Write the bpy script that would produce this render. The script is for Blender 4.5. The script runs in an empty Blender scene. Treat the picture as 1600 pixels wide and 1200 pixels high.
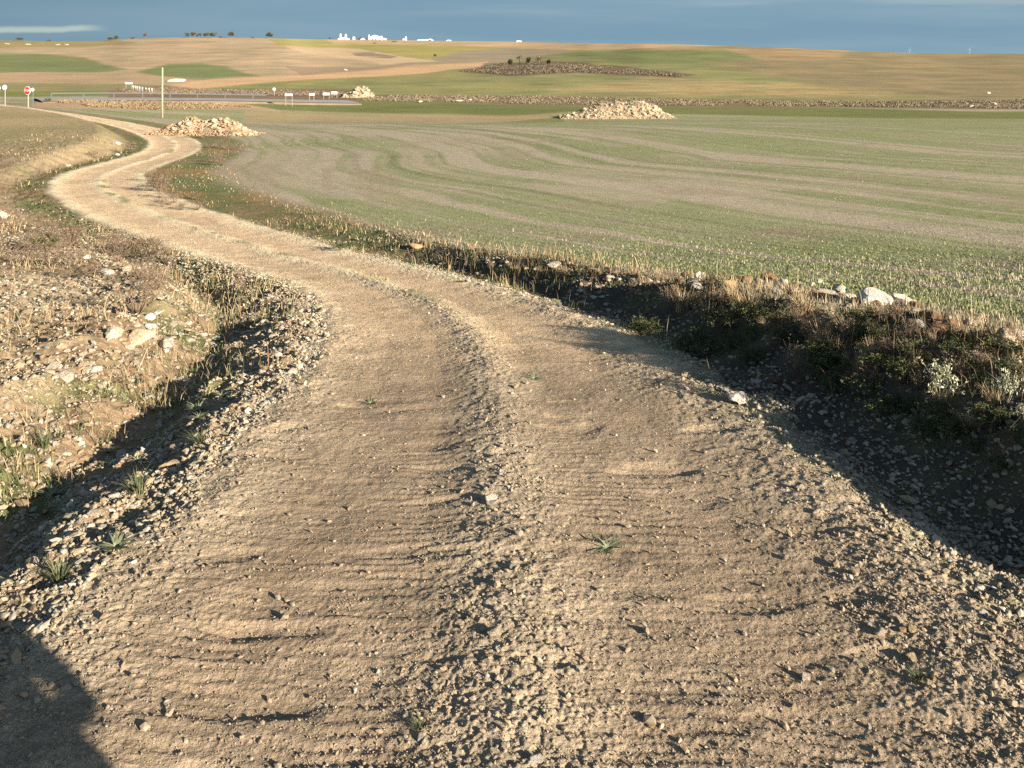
import bpy, math, random, time
import numpy as np
from mathutils import Vector, Matrix
T0 = time.time()
rng = np.random.default_rng(7); random.seed(7)
C = bpy.context.scene.collection
PI = math.pi
Q = 1.15                                   # ground mesh step in pixels of the 1024 picture
# ---------------------------------------------------------------- the photograph's camera
F = 1450.0; V0 = 62.5; H = 2.16                # focal length and eye-level row in photograph pixels; a level camera with a shifted frame

# ---------------------------------------------------------------- noise
def _h(ix, iy, s):
    n = (ix.astype(np.int64) * 374761393 + iy.astype(np.int64) * 668265263 + s * 1274126177) & 0xffffffff
    n = ((n ^ (n >> 13)) * 1103515245) & 0xffffffff
    n = ((n ^ (n >> 16)) * 2246822519) & 0xffffffff
    return ((n ^ (n >> 15)) & 0xffff) / 32767.5 - 1.0
def vn(x, y, s=0):
    fx = np.floor(x); fy = np.floor(y); tx = x - fx; ty = y - fy
    tx = tx * tx * (3 - 2 * tx); ty = ty * ty * (3 - 2 * ty)
    a = _h(fx, fy, s); b = _h(fx + 1, fy, s); c = _h(fx, fy + 1, s); d = _h(fx + 1, fy + 1, s)
    return (a + (b - a) * tx) * (1 - ty) + (c + (d - c) * tx) * ty
def fbm(x, y, o=3, s=0, g=0.5):
    r = 0; a = 1.0; t = 0
    for i in range(o):
        r = r + a * vn(x, y, s + i * 17); t += a; a *= g
        x, y = (x * .8 - y * .6) * 2.03 + 3.1, (x * .6 + y * .8) * 2.03 - 7.7
    return r / t
def S(t):
    t = np.clip(t, 0, 1); return t * t * (3 - 2 * t)

# ---------------------------------------------------------------- the lie of the land
_pd = np.array([0, 3, 5.66, 8.5, 12, 16.5, 21, 32, 50, 70, 99, 130, 160, 400.])
_pz = np.array([0, -.12, -.34, -.8, -1.4, -2.05, -2.4, -2.85, -3.75, -4.7, -6.4, -7, -7.1, -7.1])
_q = np.linspace(0, 20, 2001); _pzz = np.interp(_q * _q, _pd, _pz)
_k = np.hanning(61); _k /= _k.sum()
_pzz = np.convolve(np.concatenate([np.full(30, _pzz[0]), _pzz, np.full(30, _pzz[-1])]), _k, 'valid')
_pzz -= _pzz[0]
# the heights above were measured along a coarse tape: YV turns true metres ahead into its marks
_td = np.geomspace(1.5, 400, 3000); _tz = np.interp(np.sqrt(_td), _q, _pzz); _P0 = math.atan(537.5 / 1300)
_tn = 1.08 * (2 - _tz) * F / (537.5 + 1300 * np.tan(np.arctan((2 - _tz) / _td) - _P0))
_tn = np.maximum.accumulate(_tn + np.arange(3000) * 1e-6)
_td = np.concatenate([[-100, 0], _td]); _tn = np.concatenate([[-100 * _tn[0] / 1.5, 0], _tn])
def YV(y): return np.interp(y, _tn, _td)
CR = np.array([(-900, 66, 700), (-200, 65, 700), (0, 62.5, 700), (80, 64.5, 700), (165, 63.5, 700), (200, 60.5, 700), (280, 58.2, 700), (400, 59.2, 720),
               (450, 60.2, 800), (500, 61.2, 1200), (540, 61.8, 1500), (600, 62.4, 1500), (700, 63.8, 1500), (800, 65, 1400), (860, 66.4, 1000), (920, 67.3, 700), (1000, 68.2, 540),
               (1060, 69, 500), (1100, 70.4, 480), (1200, 73.8, 460), (1300, 77.5, 450), (1340, 79.5, 450), (1400, 82, 450), (1440, 83.6, 460),
               (1500, 83.6, 500), (1600, 84, 500), (1900, 82, 500), (2600, 80, 500)])
_cu = np.linspace(-900, 2600, 1751)
_kk = np.hanning(25); _kk /= _kk.sum()
def _sm(a): return np.convolve(np.pad(a, 12, mode='edge'), _kk, 'valid')
_cv = _sm(np.interp(_cu, CR[:, 0], CR[:, 1])); _cy = _sm(np.interp(_cu, CR[:, 0], CR[:, 2]))
def crest(u):
    y = np.interp(u, _cu, _cy); v = np.interp(u, _cu, _cv)
    m = (V0 - v) / F
    return y, H + m * y
def zbase(x, y):
    x = np.asarray(x, float); y = np.asarray(y, float)
    yv = YV(y); z = 1.08 * np.interp(np.sqrt(np.clip(yv, 0, 400)), _q, _pzz)
    z = z + 1.5 * S((-x - 20) / 36) * S((yv - 34) / 45) * (1 - S((yv - 118) / 50))
    m = y > 120
    if np.any(m):
        xm, ym = x[m] if x.ndim else x, y[m] if y.ndim else y
        u = 800 + F * xm / ym
        yc, zc = crest(u)
        t = (ym - 150) / (yc - 150)
        e = np.clip(t, 0, 1)
        # gentle swells, fading out at the crest and in the valley
        sw = (1.3 * fbm(xm / 85, ym / 110, 2, 91) * np.sin(np.clip(t, 0, 1) * PI)) * np.minimum(1, ym / 500)
        zh = -7.67 + (zc + 7.67) * (0.75 * e + 0.25 * e * e) + sw
        zh = np.where(t > 1, zc - (ym - yc) * .025, zh)
        zz = np.where(t > 0, zh, z[m] if z.ndim else z)
        # the small dark knoll
        u0 = (u - 850) / 105
        if z.ndim: z = z.copy(); z[m] = zz + 1.6 * np.exp(-u0 * u0 - ((ym - 262) / 40) ** 2)
        else: z = zz
    return z
def proj(x, y, z):
    d = np.maximum(y, .05)
    return 800 + F * x / d, V0 + F * (H - z) / d
_ys = np.geomspace(1.2, 1650, 9000)
def un(u, v, zf=None):
    dy = F; dx = u - 800; dz = V0 - v
    X = _ys * dx / dy; Z = H + _ys * dz / dy
    g = (zf or zbase)(X, _ys)
    i = np.argmax(Z <= g)
    if not (Z[i] <= g[i]): i = len(_ys) - 1
    return np.array([X[i], _ys[i], g[i]])

# ---------------------------------------------------------------- the track's centre line
ED = [(1000, 80, 1560), (800, 240, 1340), (700, 385, 1235), (650, 430, 1180), (600, 480, 1110), (550, 520, 1020), (500, 528, 940), (470, 505, 860), (450, 470, 790),
      (430, 420, 720), (400, 320, 580), (380, 260, 500), (350, 165, 400), (330, 115, 330), (300, 72, 250), (285, 70, 225), (275, 86, 222), (265, 115, 233),
      (255, 160, 262), (245, 198, 293), (235, 224, 312), (228, 233, 316), (220, 233, 308), (210, 215, 283), (200, 190, 245), (190, 150, 190), (180, 95, 125), (172, 35, 62), (167, 0, 22)]
cl = [np.array([0, -40., 0]), np.array([0, -12., 0]), np.array([0, -4., 0]), np.array([0, 1., 0])]
for v, l, r in ED: cl.append((un(l, v) + un(r, v)) / 2)
cl.append(cl[-1] + (cl[-1] - cl[-3]) * 2.5)
cl = np.array(cl)[:, :2]
_s = np.concatenate([[0], np.cumsum(np.hypot(*np.diff(cl, axis=0).T))])
_ss = np.arange(0, _s[-1], .35)
CL = np.stack([np.interp(_ss, _s, cl[:, 0]), np.interp(_ss, _s, cl[:, 1])], 1)
for _ in range(60):
    CL[1:-1] = CL[1:-1] * .5 + (CL[:-2] + CL[2:]) * .25
_s0 = _ss - np.interp(0, CL[:60 * 4, 1], _ss[:60 * 4])          # station 0 under the camera
def road_coords(x, y):
    n = len(x); best = np.full(n, 1e9); bi = np.zeros(n, int)
    for i in range(0, len(CL), 10):
        d = (x - CL[i, 0]) ** 2 + (y - CL[i, 1]) ** 2
        m = d < best; best[m] = d[m]; bi[m] = i
    bt = np.full(n, 1e9); sg = np.ones(n); st = np.zeros(n)
    for k in range(-11, 11):
        i = np.clip(bi + k, 0, len(CL) - 2)
        ax, ay = CL[i, 0], CL[i, 1]; ex, ey = CL[i + 1, 0] - ax, CL[i + 1, 1] - ay
        l2 = ex * ex + ey * ey
        h = np.clip(((x - ax) * ex + (y - ay) * ey) / l2, 0, 1)
        px, py = x - ax - h * ex, y - ay - h * ey
        d = px * px + py * py; m = d < bt
        bt[m] = d[m]; sg[m] = np.sign(ey * px - ex * py)[m]; st[m] = (_s0[i] + h * .35)[m]
    return np.sqrt(bt) * np.where(sg == 0, 1, sg), st
_scy = YV(CL[:, 1])
W_Y = [0, 2, 3, 4.4, 5.7, 8, 12, 17, 24, 30, 39, 63, 90]; W_W = [1.95, 1.9, 1.8, 1.64, 1.5, 1.42, 1.38, 1.4, 1.55, 1.58, 1.5, 1.43, 1.4]
B_Y = [-20, 0, 2.2, 3.0, 7, 9, 11, 14, 18, 26, 200]; B_B = [.28, .28, .34, .40, .29, .24, .21, .16, .10, .0, .0]
D_Y = [-20, 0, 5, 7.5, 9.5, 12, 16, 25, 200]; D_D = [.13, .13, .14, .14, .12, .16, .09, .05, .05]
L_Y = [-20, 5, 8, 12, 20, 30, 42, 60, 90, 130]; L_L = [.0, .02, .08, .16, .1, .12, .6, .8, .4, .0]

def smix(a, b, m):
    m = m[:, None] if m.ndim == 1 else m
    return a * (1 - m) + b * m
A = lambda *c: np.array(c, float)
# real-world base colours
DUST = A(.445, .338, .228); GRAV = A(.52, .43, .30); SOIL = A(.215, .150, .088); CLAY = A(.30, .17, .085)
GRASS = A(.120, .140, .052); STUB = A(.385, .325, .222); WEED = A(.23, .155, .085); DARK = A(.115, .090, .052); TAN = A(.40, .29, .165)
FGRN = A(.188, .222, .082)

# far fields, outlined on the ground where they lie: (corner points, colour, edge softness in px, streak strength)
FP = [
 ([(-400, 130), (-400, 60), (620, 55), (620, 130)], A(.37, .285, .172), 3, .45),                 # brown hill on the left
 ([(-300, 58), (120, 60), (230, 66), (120, 74), (-300, 78)], A(.27, .22, .10), 2, .3),
 ([(-400, 80), (60, 84), (130, 90), (195, 108), (150, 114), (-400, 118)], A(.165, .185, .080), 6, .3),   # green lobes
 ([(215, 113), (265, 99), (310, 98), (350, 104), (400, 119), (330, 123), (250, 120)], A(.165, .188, .080), 6, .3),
 ([(-400, 113), (90, 113), (210, 114), (300, 124), (280, 132), (60, 130), (-400, 130)], A(.36, .265, .155), 3, .3),
 ([(-400, 129), (190, 131), (260, 133), (300, 150), (-400, 150)], A(.225, .205, .095), 3, .3),
 ([(-400, 141), (180, 143), (190, 150), (-400, 152)], A(.165, .18, .06), 2, .3),
 ([(420, 60), (1000, 60), (1000, 74), (760, 95), (640, 92), (560, 78), (430, 70)], A(.30, .265, .095), 2, .25),   # yellow green plateau
 ([(500, 58), (1160, 64), (1180, 73), (900, 78), (800, 76), (700, 71), (520, 68)], A(.42, .31, .17), 2, .4),
 ([(440, 72), (560, 76), (650, 92), (700, 95), (600, 100), (480, 84)], A(.46, .345, .20), 2, .2),
 ([(545, 83), (580, 82), (620, 88), (610, 91), (560, 88)], A(.26, .19, .13), 2, .2),
 ([(668, 94), (720, 80), (800, 75), (905, 79), (860, 90), (790, 100), (740, 99)], A(.27, .225, .145), 2, .2),
 ([(240, 136), (330, 124), (470, 118), (560, 110), (660, 99), (760, 97), (750, 105), (640, 117), (560, 121), (400, 130), (300, 139)], A(.47, .315, .17), 1.5, .25),
 ([(440, 103), (560, 105), (640, 98), (740, 96), (650, 102), (560, 111), (470, 118)], A(.29, .215, .135), 3, .2),
 ([(300, 140), (400, 130), (560, 121), (650, 116), (750, 104), (860, 84), (1000, 78), (1150, 71), (1900, 78), (1900, 160), (560, 160), (300, 150)], A(.215, .215, .092), 2.5, .5),   # green of the right hill
 ([(1040, 90), (1150, 70), (1900, 78), (1900, 162), (1480, 158), (1330, 146), (1220, 122), (1120, 100)], A(.225, .185, .100), 30, .45),   # brown of the right hill
 ([(860, 140), (1000, 122), (1200, 128), (1400, 146), (1330, 154), (1100, 148)], A(.31, .255, .12), 9, .6),
 ([(980, 76), (1180, 72), (1330, 79), (1300, 92), (1120, 92)], A(.29, .215, .115), 8, .5),
 ([(880, 84), (1000, 78), (1130, 77), (1180, 92), (1060, 100), (960, 98)], A(.165, .185, .075), 6, .4),
 ([(715, 112), (760, 100), (850, 95), (960, 102), (1090, 117), (1060, 122), (900, 114), (800, 118)], A(.145, .112, .070), 2, .35),   # the scrubby knoll
 ([(170, 142), (260, 133), (330, 140), (480, 139), (560, 141), (570, 158), (430, 160), (170, 158)], A(.185, .135, .082), 4, .4),
 ([(560, 148), (900, 150), (1200, 158), (1500, 157), (1900, 150), (1900, 174), (1500, 170), (1200, 168), (900, 166), (560, 158)], A(.20, .145, .082), 2.5, .3),
 ([(60, 156), (240, 156), (440, 162), (430, 172), (250, 170), (60, 168)], A(.38, .265, .155), 3, .3),
]
def in_poly(u, v, pts):
    """signed distance in pixels, positive inside"""
    n = len(pts); ins = np.zeros(len(u), bool); dm = np.full(len(u), 1e9)
    for i in range(n):
        x1, y1 = pts[i]; x2, y2 = pts[(i + 1) % n]
        c = ((y1 > v) != (y2 > v)) & (u < (x2 - x1) * (v - y1) / ((y2 - y1) or 1e-9) + x1)
        ins ^= c
        ex, ey = x2 - x1, y2 - y1
        h = np.clip(((u - x1) * ex + (v - y1) * ey) / (ex * ex + ey * ey), 0, 1)
        dm = np.minimum(dm, np.hypot(u - x1 - h * ex, v - y1 - h * ey))
    return np.where(ins, dm, -dm)

def land(x, y, want_col=True, micro=True):
    """height, base colour and zones of the ground at the points x, y"""
    x = np.asarray(x, float); y = np.asarray(y, float); n = len(x)
    z = zbase(x, y); zb = z.copy()
    r = np.hypot(x, y)
    t = np.full(n, 60.0); st = np.full(n, 200.0)
    near = (y < 150) & (r < 165)
    t[near], st[near] = road_coords(x[near], y[near])
    yc = np.interp(st, _s0, _scy)
    w = np.interp(yc, W_Y, W_W)
    Z = {}
    edge_n = .10 * fbm(x * .9, y * .9, 2, 5) + .07 * vn(x * 4, y * 4, 6)
    w = w + np.where(near, edge_n, 0)
    ar = t - w; al = -t - w                       # metres outside the right / left edge
    B = np.interp(YV(y), B_Y, B_B); D = np.interp(YV(y), D_Y, D_D); L = np.interp(YV(y), L_Y, L_L)
    lump = fbm(x * 1.1, y * 1.1, 3, 11); lump2 = fbm(x * 4.2, y * 4.2, 3, 12)
    fade = 1 - S((r - 40) / 50)
    topn = .12 * vn(y * .9, x * .3, 14)
    topn = topn + .22 * vn(y * .45, x * .2, 16)
    bank = S((ar - .52 + topn) / (.72 + .35 * S((YV(y) - 3) / 4)))
    dr = -(.02 + .09 * S((YV(y) - 4.5) / 3)) * S(ar / .5) * (1 - S((ar - .65) / .5)) * np.minimum(1, B * 4)
    dr = dr + (B + .10 * np.exp(-((ar - 1.45) / .35) ** 2) * (B / .7) * (1 + lump * 1.5) + .22 * B * vn(y * .75, x * .5, 17)) * bank
    lm = S(ar / .3) * (1 - S((ar - 1.9) / .8))
    dr = dr + fade * (lump * .09 + lump2 * .045) * lm * np.minimum(1, B * 2 + .12)
    dl = -D * S((al - .12) / .85) * (1 - S((al - 1.1) / 1.0)) - .07 * (D > .11) * S((al - .72 - .2 * lump) / .22) * (1 - S((al - 1.12) / .3)) + L * S((al - 1.1) / (1.1 + .8 * S((YV(y) - 30) / 20)))
    lml = S(al / .3) * (1 - S((al - 5) / 6))
    dl = dl + fade * (lump * .05 + lump2 * .050 + .022 * fbm(x * 13, y * 13, 2, 15)) * lml
    dl = dl + .08 * np.exp(-((al - 2.05) / .3) ** 2) * (1 + 1.5 * lump) * (1 - S((YV(y) - 10) / 4)) * S((YV(y) - 3) / 3)
    z = z + np.where(near, np.where(t > 0, np.where(ar > 0, dr, 0), np.where(al > 0, dl, 0)), 0)
    # field surface
    fieldR = near & (t > 0)
    # road relief
    ww = np.maximum(w, .5); tn = t / ww
    on = (1 - S((np.abs(t) - w + .12) / .25)) * near
    lt = np.exp(-((tn + .43) / .26) ** 2); rt = np.exp(-((tn - .40) / .27) ** 2)
    track = np.clip(np.maximum(lt, rt) * 1.5, 0, 1) * on
    wob = .05 * vn(st * .5, st * 0, 21)
    ridge = np.exp(-((tn - .02 - wob) / .12) ** 2) * on
    berm = np.exp(-((np.abs(tn) - .93) / .11) ** 2) * near
    gz = np.clip(ridge * 1.2 + berm + .5 * (1 - track) * on, 0, 1)
    if micro:
        z = z + near * (-.022 * track + .018 * ridge + .018 * berm * (np.abs(t) < w + .6))
        m = (r < 34) & near & (np.abs(x) < 30)
        xm, ym, tm, sm = x[m], y[m], t[m], st[m]
        f1 = 1 - S((r[m] - 5) / 6)
        tread = fbm(tm * 1.6 + sm * .35, sm * 9.5, 3, 31)
        tread = np.where(tread > 0, tread * 1.3, tread * .8)
        pot = fbm(tm * 2.2, sm * 5.0, 2, 36); pot = np.clip(pot - .30, 0, 1)
        fine = fbm(xm * 24, ym * 24, 3, 33); finer = vn(xm * 75, ym * 75, 34)
        onm = on[m]; nearf = 1 - S((r[m] - 2.2) / 4.5)
        ph = sm / .072 + 1.6 * tm + 1.3 * vn(sm * 1.3, tm * 1.7, 39) + .5 * vn(sm * 5, tm * 6, 40)
        rip = (np.sin(2 * PI * ph) * .0034 * S(fbm(sm * 1.1, tm * 2.2, 3, 45) * 2.2 + .35) + fbm(tm * 3.2 - sm * .8, sm * 27, 2, 38) * .003) * (1 - S((r[m] - 3.2) / 4))
        zz = onm * (rip * track[m] + f1 * (.004 + .007 * nearf) * tread * (.5 + .5 * track[m]) - .045 * pot * f1 + .010 * fbm(xm * 3, ym * 3, 2, 35))
        zz = zz + (.0055 * fine + .0032 * finer * nearf) * (.75 + .9 * gz[m]) * (.4 + .6 * np.clip(1.2 - track[m] * .6, 0, 1))
        off = (np.abs(tm) > w[m])
        fld = S((ar[m] - 1.9) / .5)
        zz = (zz + off * (.018 * fbm(xm * 9, ym * 9, 3, 37) + .006 * fine) * (1 - .65 * fld)) * (1 - S((r[m] - 16) / 17))
        z[m] = z[m] + zz
    Z.update(t=t, st=st, w=w, ar=ar, al=al, on=on, track=track, ridge=ridge, berm=berm, gz=gz, r=r, B=B, near=near, zb=zb)
    if not want_col: return z, None, Z
    # ---------------- base colours
    col = np.tile(STUB, (n, 1))
    n1 = fbm(x / 3.1, y / 3.1, 3, 41); n2 = fbm(x / 14., y / 11., 3, 42); n3 = fbm(x * 2.1, y * 2.1, 3, 43)
    n4 = fbm(x * 11, y * 11, 2, 44)
    # right field: drilled bands that follow the track, sprouting green between the stubble
    q = np.where(near, t, x) + 1.2 * n2
    band = vn(q * .42, q * 0 + 3, 51) * .55 + .75 * vn(q * 1.25, x * .03, 52) + .5 * vn(q * 3.4, y * .05, 56) * (t > 0) + .22 * n1 + .75 * n2
    far_g = S((YV(y) - 55) / 50)
    rows = fbm(x * .02 + 5, y * .06 + .004 * x, 4, 57, .7) + .25 * vn(x * .05, y * .55, 58)
    band = band * (1 - far_g) + far_g * (rows * 2.0 + .4 * n2 + .05)
    edge = 1 - S((ar - 1.9) / 2.2)
    g = S((band + .44 - .9 * edge * (t > 0) + .22 * n3 + .22 * n4) / .85)
    g = g * (.75 + .25 * n1)
    col = smix(col, FGRN * (1 + .18 * n2[:, None] + .10 * n4[:, None]), np.clip(g, 0, 1) * .88)
    col = smix(col, A(.27, .20, .125), S((-n1 - .25) / .4) * .35)
    rowl = np.sin(2 * PI * t / .40 + 1.2 * n1) * near * (t > 0) * (1 - S((r - 16) / 16)); col = col * (1 + .13 * rowl)[:, None]
    # drilled patches left unsprouted, their rows running downhill
    um, vm = proj(x, np.maximum(y, 1), zb); um = um + 5 * vn(x * .9, y * .4, 58); vm = vm + 4 * vn(x * .6, y * .6, 59)
    for pts in ([(548, 262), (612, 264), (640, 322), (585, 318), (552, 300)], [(498, 263), (524, 263), (526, 300), (508, 298)], [(290, 262), (420, 250), (440, 300), (400, 330), (330, 312)]):
        k = S(in_poly(um, vm, pts) / 9 + .5) * (y > 12) * (y < 80) * .5
        col = smix(col, A(.315, .255, .155) * (1 - .08 * S(np.sin(2 * PI * (x - y * (pts[0][0] + 25 - 800) / F) / .42 + .5 * n1) * 1.5 + .5))[:, None], k * .85)
    # tram lines of the tractor
    for qq in (9.5, 11.3, 21.0, 22.8, 33, 34.8, 46, 48):
        dq = (q - qq - 1.5 * vn(y * .05, x * .02, 55)); col = col * (1 - .15 * np.exp(-(dq / .22) ** 2) * near)[:, None]
    # left ground: pale stony plough land
    lf = S((al - .1) / .25) * near
    lcol = smix(np.tile(A(.28, .210, .125), (n, 1)), A(.35, .27, .165), S(n3 * .5 + .5) * .6)
    lcol = smix(lcol, GRASS * 1.15, S((n1 + n3 * .5 - .18) / .5) * .55)
    lcol = smix(lcol, WEED, S((fbm(x / 2.3, y / 2.3, 3, 61) + .05) / .45) * .65 * (1 - S((al - 9) / 8) * .5))
    lcol = smix(lcol, A(.40, .31, .19) * (1 + .2 * n3[:, None]), S((al - 2.4 + .6 * n1) / .8) * (1 - S((YV(y) - 11) / 4)) * .75)
    farl = S((YV(y) - 34) / 12)
    lcol = smix(lcol, smix(np.tile(A(.35, .27, .150), (n, 1)), A(.27, .225, .118), S(fbm(x / 6, y / 9, 3, 63) + .4)), farl)
    col = smix(col, lcol, lf)
    # left ditch: soil and grass on the floor of it, stones on the shoulder
    dfac = S(al / .3) * (1 - S((al - 1.45) / .55)) * near * (1 - S((YV(y) - 13) / 6))
    dcol = smix(np.tile(A(.26, .185, .110), (n, 1)), GRASS * .85, S((n3 + .5 * n1 + .12) / .5) * S((al - .35) / .4) * .85)
    col = smix(col, dcol, dfac)
    vfac = S(al / .2) * (1 - S((al - .35 - .5 * S((YV(y) - 11) / 8)) / .5)) * near
    col = smix(col, smix(np.tile(GRASS * 1.05, (n, 1)), WEED, S(n1 + n3 + .35)), vfac * S((YV(y) - 10) / 5) * .85 * (1 - .7 * S((YV(y) - 60) / 30)))
    # right verge, bank
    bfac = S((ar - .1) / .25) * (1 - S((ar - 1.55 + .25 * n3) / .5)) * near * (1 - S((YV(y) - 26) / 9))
    bcol = smix(np.tile(A(.078, .066, .050), (n, 1)), A(.15, .12, .085), S(n3 + .2) * .5)  # dark bank soil, lowered further to deepen the bank's shade
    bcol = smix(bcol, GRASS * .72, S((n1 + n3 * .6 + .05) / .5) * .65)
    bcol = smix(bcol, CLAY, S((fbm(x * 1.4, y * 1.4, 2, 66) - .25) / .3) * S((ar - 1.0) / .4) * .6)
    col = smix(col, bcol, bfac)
    vr = S((ar + .02) / .22) * (1 - S((ar - .35 - 1.6 * S((YV(y) - 14) / 10)) / (.35 + .8 * S((YV(y) - 14) / 10)))) * near
    vcol = smix(np.tile(GRASS * 1.1, (n, 1)), WEED * 1.1, S(n1 * .9 + n3 * .6 + .45))
    vcol = smix(vcol, A(.36, .19, .075), S((fbm(x / 2.7, y / 2.7, 2, 68) - .05) / .3) * S((YV(y) - 20) / 8) * (1 - S((YV(y) - 36) / 8)) * .5)
    col = smix(col, vcol, vr * S((YV(y) - 5.5) / 3) * .9 * (1 - .6 * S((YV(y) - 70) / 30)))
    # the track
    rc = smix(np.tile(DUST, (n, 1)), GRAV, np.clip(gz * .9 + .25 * n3, 0, 1) * (.55 + .45 * S((YV(y) - 6) / 8)))
    near_dark = (1 - S((YV(y) - 2.0) / 10 + .25 * n1))[:, None]; rc = rc * (A(1.46, 1.40, 1.25) - near_dark * A(.74, .68, .55)) * (1 + .10 * n3 + .07 * n4)[:, None]  # track colour darker close to the camera, paler farther on
    dk = S((fbm(x * .8, y * .8, 3, 71) - .1) / .5)
    rc = smix(rc, A(.34, .245, .155), dk * .35 * track)
    gr = S((fbm(t * 2.2, st * .9, 2, 73) - .18) / .25) * np.exp(-((tn - .07) / .13) ** 2) * S((YV(y) - 7.5) / 5)
    rc = smix(rc, GRASS * 1.1, np.clip(gr, 0, 1) * .75)
    ron = S((w - np.abs(t) + .12 + .10 * n3) / .22) * near
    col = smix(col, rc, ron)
    # far fields
    m = y > 95
    if m.any():
        xm, ym = x[m], y[m]
        u, v = proj(xm, ym, zb[m])
        uu = u + 6 * vn(xm / 12, ym / 25, 81); vv = v + 1.1 * vn(xm / 9, ym / 30, 82)
        cm = col[m]; lift = 1.08
        near_t = S((v - 166) / 6)
        st_ = fbm(u / 55 + v * .02, v / 1.7, 3, 83); st2 = fbm(xm / 7., ym / 16., 3, 84)
        for pts, c, soft, stk in FP:
            ok = (v < 178)
            sd = np.full(len(u), -99.0); sd[ok] = in_poly(uu[ok], vv[ok], pts)
            k = S(sd / soft + .5)
            var = (1 + stk * (.55 * st_ + .35 * st2))
            c = c * lift; grn = smix(np.tile(c, (len(u), 1)), c * A(1.18, .92, .85), S(st_ * 1.4 + .3) * stk)
            cm = smix(cm, grn * var[:, None], k)
        # strips at the foot of the green field
        g1 = S(in_poly(uu, vv, [(380, 163), (560, 158), (900, 166), (1250, 168), (1500, 173), (1900, 176), (1900, 186), (1400, 186), (1050, 178), (800, 184), (560, 176), (440, 172)]) / 3 + .5)
        cm = smix(cm, A(.165, .175, .062) * (1 + .2 * st_[:, None]), g1)
        g2 = S(in_poly(uu, vv, [(380, 174), (560, 177), (800, 180), (890, 176), (880, 190), (700, 203), (520, 207), (380, 204)]) / 4 + .5)
        cm = smix(cm, A(.36, .275, .150) * (1 + .15 * st_[:, None]), g2 * .9)
        g3 = S(in_poly(uu, vv, [(650, 206), (760, 205), (885, 192), (930, 188), (935, 191), (880, 198), (770, 209), (650, 209)]) / 1.5 + .5)
        cm = smix(cm, A(.33, .19, .10), g3 * .75)
        g4 = S(in_poly(uu, vv, [(700, 199), (885, 182), (885, 191), (760, 203)]) / 2 + .5)
        cm = smix(cm, A(.15, .175, .05), g4 * .7)
        col[m] = cm
    col = col * (1 + .10 * n4 * fade + .05 * n3)[:, None]
    col = np.clip(col, .012, .75)
    return z, col, Z
def zland(x, y):
    return land(np.atleast_1d(x), np.atleast_1d(y), False, True)[0]
def zl1(x, y): return float(zland(np.array([x]), np.array([y]))[0])
def at(u, v):
    p = un(u, v, lambda X, Y: land(X, Y, False, False)[0]); p[2] = zl1(p[0], p[1]); return p

# ---------------------------------------------------------------- helpers
def mesh_np(name, V, faces, sizes=None, cols=None, smooth=False):
    """V (n,3); faces (m,k) array, or a flat index array with sizes"""
    me = bpy.data.meshes.new(name)
    V = np.asarray(V, np.float32)
    if sizes is None:
        k = faces.shape[1]; m = faces.shape[0]; idx = faces.ravel(); starts = np.arange(m) * k; tot = np.full(m, k)
    else:
        idx = faces; tot = sizes; starts = np.concatenate([[0], np.cumsum(sizes)[:-1]]); m = len(sizes)
    me.vertices.add(len(V)); me.vertices.foreach_set('co', V.ravel())
    me.loops.add(len(idx)); me.loops.foreach_set('vertex_index', idx.astype(np.int32))
    me.polygons.add(m); me.polygons.foreach_set('loop_start', starts.astype(np.int32))
    try: me.polygons.foreach_set('loop_total', tot.astype(np.int32))
    except Exception: pass
    me.polygons.foreach_set('use_smooth', np.full(m, smooth))
    me.update(calc_edges=True)
    if cols is not None:
        a = me.color_attributes.new('Col', 'FLOAT_COLOR', 'POINT')
        c4 = np.ones((len(V), 4), np.float32); c4[:, :3] = cols
        a.data.foreach_set('color', c4.ravel())
    return me
def obj(name, me, mat=None, parent=None, loc=None):
    o = bpy.data.objects.new(name, me); C.objects.link(o)
    if mat and not me.materials: me.materials.append(mat)
    if parent: o.parent = parent
    if loc is not None: o.location = loc
    return o
def empty(name, loc, rz=0):
    o = bpy.data.objects.new(name, None); C.objects.link(o); o.location = loc; o.rotation_euler = (0, 0, rz); o.empty_display_size = .2
    return o
def tag(o, label=None, cat=None, group=None, kind=None):
    if label: o['label'] = label
    if cat: o['category'] = cat
    if group: o['group'] = group
    if kind: o['kind'] = kind
    return o
def copy_tree(o, parent=None):
    c = o.copy(); C.objects.link(c)
    if parent: c.parent = parent
    for ch in o.children: copy_tree(ch, c)
    return c
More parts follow.
